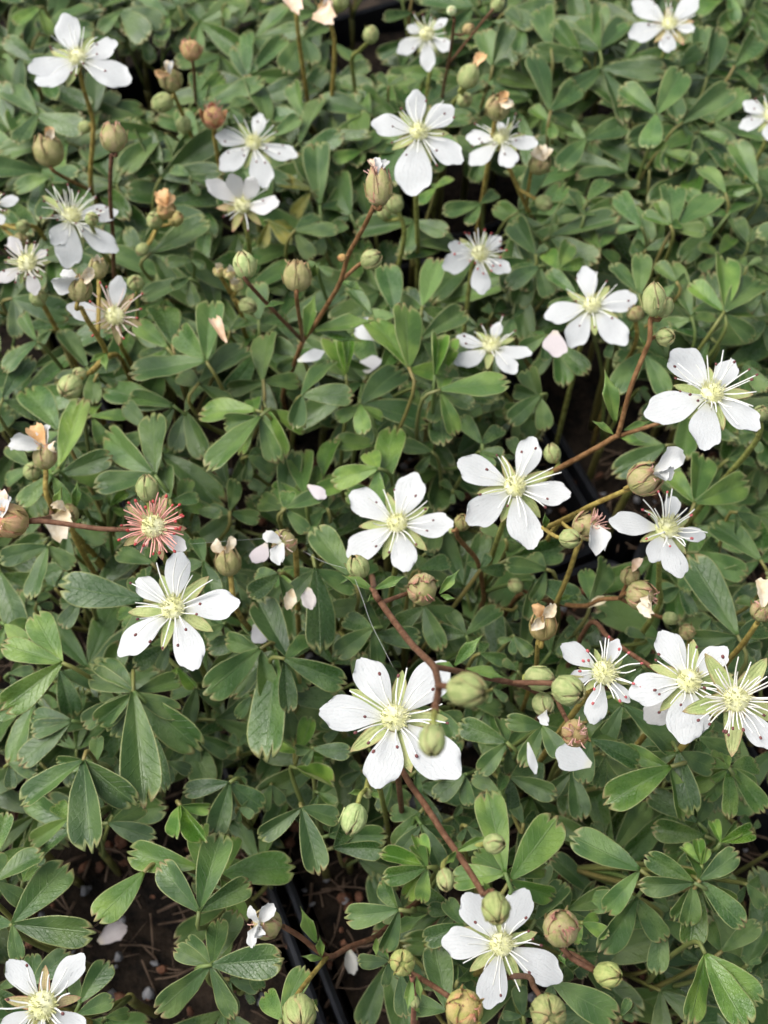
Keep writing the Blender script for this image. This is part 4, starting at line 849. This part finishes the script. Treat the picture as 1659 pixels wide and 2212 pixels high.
 (2, 'm', (870, 1200), (960, 1960)), (2, 'm', (880, 1195), (1280, 1600)), (1, 'm', (765, 1255), (530, 1430)), (1, 'd', (465, 1390), (180, 1330), (190, 1470), (110, 1680)), (1, 'p', (225, 1260), (20, 1680)), (1, 'd', (1330, 350), (1420, 580), (1280, 170)), (1, 'm', (990, 360), (740, 280)), (1, 'p', (430, 160), (710, 190)),
 (1, 'd', (1680, 850), (1340, 920)), (2, 'p', (1700, 920), (1330, 1210)), (1, 'm', (1460, 760), (1340, 840)), (1, 'd', (1100, 900), (1040, 1070), (870, 1040)), (0, 'd', (1280, 1480), (1520, 1610)), (1, 'd', (1640, 1230), (1540, 1380)), (0, 'd', (1280, 1180), (1230, 1420)), (1, 'y', (1160, 1040), (1290, 1180), (1100, 1170)),
 (1, 'l', (900, 680), (740, 690), (790, 780)), (1, 'm', (1140, 120), (1240, 60), (1260, 280)), (1, 'm', (620, 1659), (350, 1680)), (1, 'd', (640, 1640), (760, 1680)), (0, 'd', (240, 620), (320, 540)), (0, 'd', (650, 240), (720, 330), (590, 350)), (1, 'm', (1280, 20), (1440, 30)), (0, 'd', (1500, 420), (1520, 560)), (0, 'd', (60, 1080), (230, 1060)),
 (1, 'l', (30, 760), (160, 880)), (0, 'd', (560, 1220), (520, 1340)), (1, 'm', (1100, 20), (1180, 170)), (0, 'd', (1560, 1560), (1620, 1470), (1500, 1480))],
(1, 2): [
 (2, 'p', (140, 930), (-190, 1200), (60, 1650)), (2, 'm', (200, 985), (610, 1150)), (2, 'd', (235, 985), (10, 590)), (2, 'm', (400, 390), (480, 935)), (1, 'm', (405, 395), (265, 700)), (2, 'm', (625, 440), (395, 125)), (1, 'm', (775, 785), (525, 970)), (1, 'd', (785, 830), (1100, 850)), (1, 'm', (1110, 640), (1210, 930)),
 (1, 'm', (1385, 830), (1160, 800), (1270, 650), (1610, 620)), (2, 'm', (1650, 1530), (1330, 1400)), (1, 'm', (1660, 1560), (1480, 1680)), (1, 'm', (1220, 1330), (1320, 1500)), (1, 'd', (180, 1230), (560, 1260)), (1, 'y', (290, 1590), (395, 1370)), (1, 'm', (745, 600), (490, 690)), (2, 'm', (165, 435), (-30, 590)), (1, 'p', (1080, 400), (1290, 340)),
 (1, 'd', (390, 1570), (640, 1600), (320, 1680)), (0, 'd', (840, 700), (980, 650), (720, 760)), (1, 'm', (1480, 400), (1659, 420), (1550, 300)), (1, 'm', (1640, 200), (1480, 100), (1659, 90)), (0, 'd', (640, 20), (560, 120)), (1, 'd', (450, 20), (330, 160)), (0, 'd', (1200, 760), (1080, 690)), (0, 'd', (1400, 1250), (1640, 1310)), (0, 'd', (860, 1020), (920, 1120)),
 (1, 'm', (620, 470), (680, 560), (560, 540)), (1, 'm', (1480, 950), (1659, 1000)), (0, 'd', (1560, 1180), (1659, 1260)), (0, 'd', (60, 300), (20, 180)), (1, 'l', (180, 410), (250, 510)), (0, 'd', (560, 1440), (420, 1380)), (1, 'm', (1120, 300), (1180, 310))],
(2, 2): [
 (2, 'm', (225, 1425), (-10, 1400), (100, 1680), (360, 1630)), (1, 'p', (1650, 340), (1330, 40)), (2, 'm', (1500, 830), (1180, 290)), (1, 'p', (1250, 290), (1570, 450)), (1, 'p', (540, 610), (700, 330), (500, 360)), (1, 'm', (10, 330), (390, 260)), (1, 'd', (170, 470), (470, 620)), (1, 'm', (250, 400), (-30, 370)),
 (1, 'm', (1510, 850), (1220, 900)), (2, 'd', (540, 1510), (890, 1670)), (2, 'd', (750, 1280), (1130, 1590)), (1, 'm', (1115, 1600), (870, 1640)), (1, 'm', (1250, 1500), (1530, 1620)), (1, 'm', (1670, 650), (1480, 590)), (0, 'd', (420, 850), (330, 960), (530, 930)), (0, 'd', (900, 850), (1010, 930), (780, 790)), (1, 'm', (60, 1060), (-40, 1000)),
 (0, 'd', (650, 1330), (560, 1390)), (1, 'l', (1420, 1659), (1330, 1600)), (0, 'd', (1120, 520), (1220, 700), (1000, 600)), (1, 'm', (40, 840), (160, 960), (20, 960)), (0, 'd', (560, 720), (640, 690)), (1, 'm', (1560, 900), (1659, 900), (1600, 980)), (1, 'm', (1500, 30), (1659, 130)), (0, 'd', (60, 640), (160, 700)), (0, 'd', (450, 800), (400, 700)), (0, 'd', (1330, 720), (1260, 790)), (0, 'd', (880, 1030), (700, 960))],
(0, 3): [
 (2, 'd', (545, -10), (115, 270), (580, 580), (850, 300)), (1, 'm', (1020, -160), (1065, 205)), (1, 'l', (445, 370), (185, 545)), (1, 'd', (710, 400), (1020, 510)), (2, 'm', (80, 1060), (440, 640), (615, 1130), (120, 1310), (-90, 1050)), (2, 'm', (-30, 780), (265, 560)), (1, 'l', (-30, 610), (40, 320)),
 (2, 'l', (1295, 690), (805, 600)), (2, 'l', (940, 720), (630, 1050)), (1, 'l', (1440, 740), (1930, 650)), (2, 'm', (1300, 975), (1015, 670), (1440, 450), (1645, 775)), (2, 'm', (1370, 1330), (1125, 1210), (1010, 1650), (1530, 1690)), (2, 'm', (1385, 1325), (1860, 1290)), (1, 'm', (1385, 1310), (1550, 960)),
 (2, 'y', (1180, 285), (1375, 300), (1350, 540), (1150, 515)), (1, 'd', (1500, 135), (1185, 195), (1390, 510)), (1, 'd', (210, 1450), (440, 1240)), (1, 'm', (525, 1570), (710, 1290)), (1, 'm', (505, 1650), (745, 1540)), (1, 'l', (690, 1670), (860, 1640)), (1, 'm', (-30, 1480), (110, 1610)), (1, 'd', (1100, 0), (1260, 60)), (1, 'd', (60, 10), (240, 60)),
 (0, 'd', (1500, 1420), (1700, 1480)), (1, 'd', (1560, 300), (1659, 350)), (1, 'l', (150, 780), (270, 680)), (0, 'd', (1520, 100), (1620, 160))],
(1, 3): [
 (2, 'd', (310, 300), (30, 510), (440, 740), (570, 370)), (1, 'd', (490, 480), (880, 480)), (1, 'd', (520, 560), (860, 570)), (1, 'p', (1085, 330), (900, 560)), (1, 'd', (1090, 410), (1240, 700)), (2, 'y', (1130, 680), (820, 590)), (2, 'l', (1130, 690), (845, 770)), (2, 'l', (1640, 720), (1520, 160)), (1, 'm', (1600, 190), (1410, 90)),
 (1, 'm', (965, 950), (810, 790)), (2, 'm', (945, 965), (580, 1035)), (1, 'm', (1310, 970), (1095, 860), (1130, 960)), (1, 'm', (1370, 1060), (1100, 1180)), (1, 'm', (-30, 1340), (190, 1270)), (2, 'l', (180, 1680), (320, 1320)), (1, 'd', (880, 1300), (670, 1320)), (1, 'd', (1260, 1620), (1180, 1170)), (1, 'd', (960, 1390), (990, 1680)),
 (1, 'd', (1380, 80), (1180, 250)), (1, 'd', (1330, 770), (1440, 830), (1280, 720)), (0, 'd', (700, 60), (560, 150)), (0, 'd', (900, 130), (820, 330)), (1, 'd', (1060, 60), (1250, 60)), (1, 'y', (280, 40), (440, 90), (520, 180)), (1, 'm', (420, 200), (540, 280)), (0, 'd', (110, 150), (60, 330), (200, 280)), (1, 'd', (1390, 420), (1500, 520)),
 (1, 'm', (1330, 1430), (1440, 1380)), (1, 'm', (1340, 600), (1220, 560)), (0, 'd', (-60, 1480), (80, 1420)), (1, 'l', (330, 1620), (430, 1570)), (0, 'd', (1300, 1280), (1360, 1500)), (0, 'd', (1300, 360), (1430, 400))],
(2, 3): [
 (2, 'l', (20, 765), (340, 355)), (2, 'p', (865, 705), (405, 470)), (2, 'm', (1215, 790), (890, 600), (860, 835)), (2, 'l', (1235, 780), (1200, 1230)), (2, 'm', (1250, 775), (1560, 1080)), (2, 'm', (1255, 770), (1530, 600)), (2, 'l', (1290, 1255), (1200, 1720), (1560, 1740), (1680, 1570)), (2, 'l', (1065, 30), (630, 280)), (2, 'm', (1110, -70), (1190, 335)),
 (1, 'm', (640, -40), (870, 115)), (1, 'm', (1240, 395), (920, 175)), (1, 'm', (1285, 485), (935, 440)), (2, 'l', (1435, 30), (1480, 370)), (2, 'l', (1460, 35), (1690, 330)), (2, 'l', (1445, 40), (1280, -20)), (1, 'm', (390, 965), (695, 850)), (1, 'm', (180, 1030), (375, 775)), (1, 'm', (180, 890), (255, 640)), (1, 'p', (845, 880), (640, 1270)), (1, 'p', (1000, 1030), (985, 1400)),
 (1, 'l', (490, 1050), (665, 1130)), (1, 'm', (405, 1260), (600, 1290), (520, 1410)), (1, 'm', (1400, 1235), (1650, 1050)), (1, 'd', (20, 100), (330, 220)), (1, 'd', (415, 60), (500, 380)), (1, 'm', (290, 1440), (730, 1690)), (1, 'm', (1560, 800), (1680, 970)), (2, 'y', (1390, 525), (1345, 385), (1495, 405), (1605, 470)), (2, 'y', (1230, 770), (1140, 680), (1250, 690)), (2, 'y', (1265, 670), (1130, 550), (1240, 500), (1310, 560)),
 (1, 'm', (1560, 1320), (1530, 1260), (1659, 1290)), (0, 'd', (1180, 560), (1060, 560)), (0, 'd', (1060, 960), (860, 960)), (0, 'd', (1340, 60), (1360, 330)), (1, 'd', (100, 400), (20, 250), (200, 330)), (0, 'd', (1250, 1300), (1130, 1250)), (0, 'd', (560, 1500), (700, 1560), (660, 1650)), (0, 'd', (100, 1659), (60, 1450)), (0, 'd', (620, 560), (560, 380)), (1, 'm', (740, 1659), (800, 1540)), (0, 'd', (1500, 1400), (1659, 1450)), (0, 'd', (1600, 430), (1520, 350)), (1, 'm', (370, 1330), (420, 1440))],
}
LZ = {0: 0.032, 1: 0.043, 2: 0.052}
leaves = []                                              # (J, [(tip, tone)], tone, level)
lr = random.Random(5)
for (c, r), rows in TILES.items():
    for lev, tone, J, *tips in rows:
        z = LZ[lev] + lr.uniform(-0.0035, 0.0035)
        if r == 0: z -= 0.004
        Jp = at_z(D(c, r, *J), z)
        T = []
        for tp in tips:
            q = D(c, r, *tp)
            zz = z + lr.uniform(-0.0018, 0.0016)
            P = at_z(q, zz)
            if (P - Jp).length > 0.0165: P = at_z(q, z + 0.004)
            T.append(P)
        leaves.append(dict(J=Jp, T=T, tone=tone, lev=lev))

def add_leaflet(parent, base, B, T, tone, rn, wr=None, N=None):
    L = (T - B).length
    if wr is None: wr = rn.uniform(0.37, 0.47)
    if L < 0.006: wr *= 1.15
    if L > 0.012: wr *= 0.86
    if N is None: N = Vector((0, -0.32, 1)) + Vector((rn.uniform(-.55, .55), rn.uniform(-.45, .45), 0))
    pool = LEAF_FOLD if tone == 'y' else LEAF
    if tone == 'y': wr *= 0.95
    o = obj('leaflet', pool[rn.randrange(len(pool))], parent, rel(base, orient(B, T, N, L * wr / 0.46)))
    t = TONE[tone]; k = rn.uniform(0.85, 1.18)
    o.color = (t[0] * k * rn.uniform(.94, 1.06), t[1] * k, t[2] * k * rn.uniform(.9, 1.1), 1)
    return o
def make_leaf(parent, base, J, tips, tone, crown, rn, rad=0.00034, N=None, wr=None):
    # petiole from the crown of the shoot to the junction of the leaflets
    mean = sum((t - J for t in tips), Vector()) / len(tips)
    side = Vector((-mean.x, -mean.y, 0)) * 0.25
    mid_ = J.lerp(crown, 0.45) + side + Vector((0, 0, -0.002))
    mb = MB(); ps = spline([J, J + Vector((side.x, side.y, -0.0022)), mid_, crown], 3)
    tube(mb, ps, [rad * (0.75 + 0.5 * i / len(ps)) for i in range(len(ps))], 6)
    for v in mb.v: v -= base
    lf = obj('leaf', mb.mesh('leaf_petiole', (M['petiole'],)), parent); lf.color = (rn.uniform(.85, 1.4), rn.uniform(.85, 1.05), 1, 1)
    for t in tips: add_leaflet(lf, base, J, t, tone, rn, rn.uniform(*wr) if wr else None, N)
    return lf

GAPS = [(D(0, 3, 560, 900), 105, 105), (D(0, 3, 750, 1250), 100, 130), (D(1, 3, 500, 900), 110, 75), (D(1, 3, 480, 1480), 105, 95), (D(2, 1, 470, 950), 80, 120), (D(2, 1, 560, 1500), 100, 95), (D(2, 2, 460, 250), 70, 75), (D(1, 0, 760, 120), 70, 60), (D(2, 3, 880, 430), 70, 45), (D(0, 2, 530, 850), 60, 45), (D(0, 3, 1000, 900), 60, 80), (D(0, 0, 900, 520), 55, 60), (D(1, 1, 1080, 60), 60, 40), (D(0, 1, 330, 660), 40, 40), (D(1, 0, 1300, 1330), 60, 60), (D(2, 0, 250, 1190), 40, 35), (D(2, 2, 700, 720), 40, 45)]
def in_gap(p, k=1.0): return any(((p[0] - g[0][0]) / (g[1] * k)) ** 2 + ((p[1] - g[0][1]) / (g[2] * k)) ** 2 < 1 for g in GAPS)
# neighbouring leaves belong to one shoot
shoots = []
for lf in sorted(leaves, key=lambda q: -q['lev']):
    best = None
    for s in shoots:
        d = (Vector((s['c'].x, s['c'].y)) - Vector((lf['J'].x, lf['J'].y))).length
        if d < 0.0105 and len(s['l']) < 7 and (best is None or d < best[0]): best = (d, s)
    if best: best[1]['l'].append(lf)
    else: shoots.append(dict(c=lf['J'].copy(), l=[lf]))
# a third leaflet for leaves of which the photo shows only one or two, kept low and to the side
def complete(lf, rn):
    n = len(lf['T'])
    if n >= 3 or lf['tone'] == 'y' and n == 2: return
    J = lf['J']; L = sum((t - J).length for t in lf['T']) / n
    angs = [math.atan2((t - J).y, (t - J).x) for t in lf['T']]
    want = [angs[0] + R(72), angs[0] - R(72)] if n == 1 else [angs[0] + (angs[1] - angs[0]) + R(65) * (1 if math.sin(angs[1] - angs[0]) > 0 else -1)]
    for a in want:
        a += rn.uniform(-.25, .25)
        X = J + Vector((math.cos(a), math.sin(a), -0.55)) * min(L, 0.009) * 0.72
        if not in_gap(to_px(X), 1.05): lf.setdefault('X', []).append(X)
words = {2: 'two', 3: 'three', 4: 'four', 5: 'five', 6: 'six', 7: 'seven', 1: 'one'}
used = {}
for s in shoots:
    rn = random.Random(int(s['c'].x * 1e6) ^ int(s['c'].y * 1e6))
    zmin = min(l['J'].z for l in s['l'])
    b = Vector((s['c'].x * 0.97 + rn.uniform(-.003, .003), s['c'].y + rn.uniform(0.0, 0.008), 0.0))
    e = empty('leafy_shoot', b)
    crown = Vector((b.x + rn.uniform(-.001, .001), b.y - 0.001, max(0.010, zmin - 0.016)))
    mb = MB(); ps = spline([crown, crown.lerp(b, 0.5) + Vector((rn.uniform(-.001, .001), 0, 0)), b - Vector((0, 0, 0.003))], 3)
    tube(mb, ps, [0.0007] * len(ps), 7)
    for v in mb.v: v -= b
    st = obj('stem', mb.mesh('shoot_stem', (M['petiole'],)), e); st.color = (1.1, .8, .8, 1)
    for l in s['l']:
        complete(l, rn)
        lf = make_leaf(e, b, l['J'], l['T'], l['tone'], crown, rn)
        for t in l.get('X', []): add_leaflet(lf, b, l['J'] - Vector((0, 0, 0.0006)), t, l['tone'], rn)
    px = to_px(s['c']); near = sorted(LAND, key=lambda q: (q[0][0] - px[0]) ** 2 + (q[0][1] - px[1]) ** 2)
    tn = [l['tone'] for l in s['l']]; tone = max(set(tn), key=tn.count)
    tw = {'d': 'deep green', 'm': 'mid-green', 'l': 'light green', 'y': 'young yellow-green folded', 'r': 'red-edged', 'p': 'pale grey-green'}[tone]
    dd = math.hypot(near[0][0][0] - px[0], near[0][0][1] - px[1])
    cand = []
    ph = [near[0][1]] + [q[1] for q in near if q[1] != near[0][1]][:3]
    for relw in (('under',) if dd < 75 else ()) + ('beside',): cand.append(f'{tw} leafy shoot {relw} {ph[0]}')
    for q in ph[1:]: cand.append(f'{tw} shoot between {ph[0]} and {q}')
    cand.append(f'{words[len(s["l"])]}-leaved {tw} shoot near {ph[0]}')
    lab = next((q for q in cand if q not in used and len(q.split()) <= 16), cand[0])
    used[lab] = 1; tag(e, lab, 'leafy shoot', 'leafy shoots of the flowering mat')

# low shoots filling the mat between and under the traced ones, thin over the gaps in which soil and pots show
fr = random.Random(77); placed = []; tries = 0
while len(placed) < 182 and tries < 40000:
    tries += 1
    P = Vector((fr.uniform(-.105, .105), fr.uniform(.022, .285), fr.uniform(0.013, 0.029)))
    if P.y > 0.12: P.z += 0.007
    p = to_px(P)
    if not (-60 < p[0] < 1720 and -60 < p[1] < 2290): continue
    if in_gap(p, 1.2) or any((Vector((q.x - P.x, q.y - P.y))).length < (0.0088 if P.y < .12 else 0.0068) for q in placed): continue
    placed.append(P)
for P in placed:
    b = Vector((P.x + fr.uniform(-.002, .002), P.y + fr.uniform(0, .004), 0)); e = empty('leafy_shoot', b)
    px = to_px(P); nr = min(LAND, key=lambda q: (q[0][0] - px[0]) ** 2 + (q[0][1] - px[1]) ** 2)[1]
    tag(e, 'low leafy shoot half hidden under upper leaves near ' + nr, 'leafy shoot', 'low shoots filling the mat')
    crown = Vector((b.x, b.y, max(0.006, P.z - 0.012)))
    mb = MB(); tube(mb, [crown, crown.lerp(b, .5), b - Vector((0, 0, 0.003))], [0.0006] * 3, 6)
    for v in mb.v: v -= b
    st = obj('stem', mb.mesh('shoot_stem', (M['petiole'],)), e); st.color = (1.1, .8, .8, 1)
    a0 = fr.uniform(0, 6.28); nl = fr.choice((4, 5, 5, 6))
    for k in range(nl):
        a = a0 + 2 * math.pi * k / nl + fr.uniform(-.4, .4); q = fr.uniform(0.002, 0.0075)
        J = Vector((P.x + math.cos(a) * q, P.y + math.sin(a) * q, P.z + fr.uniform(-.004, .004)))
        L = fr.uniform(0.0092, 0.0135) * (1.15 if P.y > .12 else 1.0); tips = []
        for da in (-R(54), 0, R(54)):
            a2 = a + da + fr.uniform(-.2, .2); L2 = L * (1 if da == 0 else 0.86)
            tips.append(J + Vector((math.cos(a2) * L2, math.sin(a2) * L2, fr.uniform(-.003, .0045))))
        if in_gap(to_px(J), 1.15) or any(in_gap(to_px(t), 1.1) for t in tips): continue
        make_leaf(e, b, J, tips, fr.choice('dmmmpp'), crown, fr, wr=(0.31, 0.41))

# the mat goes on beyond the frame as one mass of leaves
mass = MB(); proto = [(list(m.vertices), [tuple(p.vertices) for p in m.polygons], [p.material_index for p in m.polygons], m) for m in (leaflet_mesh('mass_a', 901, .3, .1), leaflet_mesh('mass_b', 902, .15, .05))]
pv = [([v.co.copy() for v in q[0]], q[1], q[2], [0] * 0) for q in proto]
puv = []
for q in proto:
    uvs = [(0.5, 0.5)] * len(q[0]); ul = q[3].uv_layers[0].data
    for p in q[3].polygons:
        for li in p.loop_indices: uvs[q[3].loops[li].vertex_index] = tuple(ul[li].uv)
    puv.append(uvs)
def mass_leaflet(B, T, N):
    k = fr.randrange(2); m = orient(B, T, N, (T - B).length * fr.uniform(.42, .52) / .46); off = len(mass.v)
    mass.v += [m @ v for v in pv[k][0]]; mass.f += [tuple(i + off for i in f) for f in pv[k][1]]; mass.uv += puv[k]; mass.mi += pv[k][2]
cnt = 0; tries = 0
while cnt < 620 and tries < 30000:
    tries += 1
    P = Vector((fr.uniform(-.175, .175), fr.uniform(-.02, .335), fr.uniform(.022, .046)))
    px = to_px(P)
    if -70 < px[0] < 1730 and -70 < px[1] < 2290: continue
    if depth(P) < 0.08: continue
    cnt += 1; a0 = fr.uniform(0, 6.28)
    for da in (-1.1, 0, 1.1):
        a = a0 + da + fr.uniform(-.2, .2); L = fr.uniform(.0075, .0105)
        mass_leaflet(P, P + Vector((math.cos(a) * L, math.sin(a) * L, fr.uniform(-.003, .002))), Vector((fr.uniform(-.4, .4), fr.uniform(-.5, .3), 1)))
mo = obj('ground_cover_leaves', mass.mesh('ground_cover_leaves', (M['leaf'], M['leaf_under']))); mo['kind'] = 'stuff'
tag(mo, 'mass of green three-part leaves carrying the mat on around the pots', 'ground cover')

for e, c in POTS:
    px = to_px(c); nr = min(LAND, key=lambda q: (q[0][0] - px[0]) ** 2 + (q[0][1] - px[1]) ** 2)[1]
    e['label'] = 'square black nursery pot of dark soil below ' + nr
# ------------------------------------------------------------------ litter on the soil, fallen petals, spider silk
lr2 = random.Random(31); bits = {k: MB() for k in ('litter', 'bark', 'grit')}
for i in range(2600):
    c = Vector((lr2.uniform(-.075, .075), lr2.uniform(.012, .13), 0.0012 + lr2.uniform(-.0005, .0012)))
    k = lr2.random()
    if k < 0.62:
        a = lr2.uniform(0, 6.28); L = lr2.uniform(.002, .009); d = Vector((math.cos(a), math.sin(a), lr2.uniform(-.15, .25)))
        r0 = lr2.uniform(.00006, .00026)
        tube(bits['litter'], spline([c - d * L / 2, c + rv(.0008), c + d * L / 2], 2), [r0, r0 * 1.1, r0, r0 * .9, r0 * .5], 4)
    else:
        s = lr2.uniform(.0004, .0013); q = MB(); ball(q, Vector((0, 0, 0)), s, Vector((lr2.uniform(-1, 1), lr2.uniform(-1, 1), .5)), lr2.uniform(.3, .9), 6, 4)
        for v in q.v: v += c + rv(s * .22)
        bits['bark' if k < 0.85 else 'grit'].add(q.v, q.f)
for k, nm, lab in (('litter', 'root_fibre_litter', 'thin brown root fibres and dead stalks scattered on the soil'), ('bark', 'bark_crumb_litter', 'rust-brown bark crumbs scattered on the dark soil'), ('grit', 'grit_litter', 'small grey grit crumbs scattered on the dark soil')):
    o = obj(nm, bits[k].mesh(nm, (M[k],))); o['kind'] = 'stuff'; tag(o, lab, 'soil litter')
def fallen(c, r, a, b, z, mesh, colr, label, w=1.1, tiltz=0.0, group='fallen petals'):
    A = at_z(D(c, r, *a), z); B = at_z(D(c, r, *b), z + tiltz)
    o = obj('fallen_petal', mesh, None, orient(A, B, Vector((0, -.3, 1)) + rv(.25), (B - A).length * w)); o.color = colr
    tag(o, label, 'petal', group)
W1 = (1, 1, 1, 1)
fallen(2, 2, (545, 1680), (310, 1590), .0575, PETAL[1], W1, 'fallen white petal lying below the red-scribbled round calyx', 1.3)
fallen(2, 2, (130, 1530), (175, 1745), .0575, PETAL[3], W1, 'narrow rolled white petal lying on a dark leaf', .45)
fallen(1, 1, (820, 560), (665, 450), .050, PETAL[2], W1, 'fallen white petal caught beside a pair of upright leaves', 1.2)
fallen(1, 1, (285, 700), (460, 640), .050, PETAL[4], W1, 'fallen white petal caught behind the long olive forked stem', .9)
fallen(1, 1, (740, 780), (760, 670), .036, PETAL[0], (.9, .88, .9, 1), 'dull white petal fallen deep between leaves', 1.8)
fallen(2, 1, (310, 500), (290, 680), .052, PETAL[5], (1, .88, .88, 1), 'pinkish fallen petal on a grey-green leaf below the even star flower', 1.2)
fallen(1, 2, (250, 530), (215, 670), .060, CRUMPLE_DRY[0], W1, 'shrivelled beige petal hanging on a leaf', 1.3)
fallen(1, 2, (350, 520), (370, 670), .060, CRUMPLE[1], (1, .9, .86, 1), 'pale pink crumpled petal resting on a leaf', 1.7)
fallen(1, 2, (80, 230), (10, 370), .057, PETAL[6], (1, .88, .9, 1), 'pink-tinged petal fallen behind the crinkled-white-petal calyx', 1.2)
fallen(1, 2, (0, 760), (80, 880), .045, PETAL[6], (.9, .88, .92, 1), 'greyish petal fallen in shade between leaves', 1.4)
fallen(0, 3, (640, 1180), (830, 1070), .006, CRUMPLE[2], (1, .9, .9, 1), 'pinkish-white withered petal lying on bare soil', 1.6)
fallen(1, 3, (620, 1220), (650, 1390), .012, CRUMPLE[0], (1, .97, .9, 1), 'cream withered petal on the soil below the Y-forked stem', 1.3)
fallen(0, 1, (1480, 580), (1400, 420), .058, CRUMPLE_DRY[2], (1, .85, .8, 1), 'tan curled petal stuck to a big green leaf', .8)
fallen(1, 1, (350, 1510), (470, 1590), .052, PETAL[7], (1, .9, .93, 1), 'pinkish petal wedged between leaf tips', .9)
fallen(2, 2, (510, 650), (640, 590), .046, CRUMPLE_DRY[1], (1.1, 1.1, 1, 1), 'cream curled petal under the dark stem of the fading calyxes', 1.2)
# two fine strands of spider silk
for pts, lab in (([(1, 2, 660, 465, 80), (1, 2, 715, 610, 81), (1, 2, 770, 765, 80), (1, 2, 910, 1040, 79)], 'fine strand of spider silk from round bud to largest flower'),
                 ([(0, 2, 1240, 235, 78), (1, 2, -20, 205, 70), (1, 2, 90, 200, 68)], 'fine strand of spider silk behind the horned dry calyx'),
                 ([(1, 2, 320, 280, 66), (1, 2, 450, 350, 70), (1, 2, 600, 395, 76)], 'fine strand of spider silk joining crinkled petals to round bud')):
    P = [at_z(D(*p[:4]), p[4] / 1000) for p in pts]; mb = MB(); tube(mb, spline(P, 4), [0.000013] * (4 * (len(P) - 1) + 1), 4)
    o = obj('spider_thread', mb.mesh('spider_thread', (M['thread'],))); tag(o, lab, 'spider silk', 'spider silk strands')
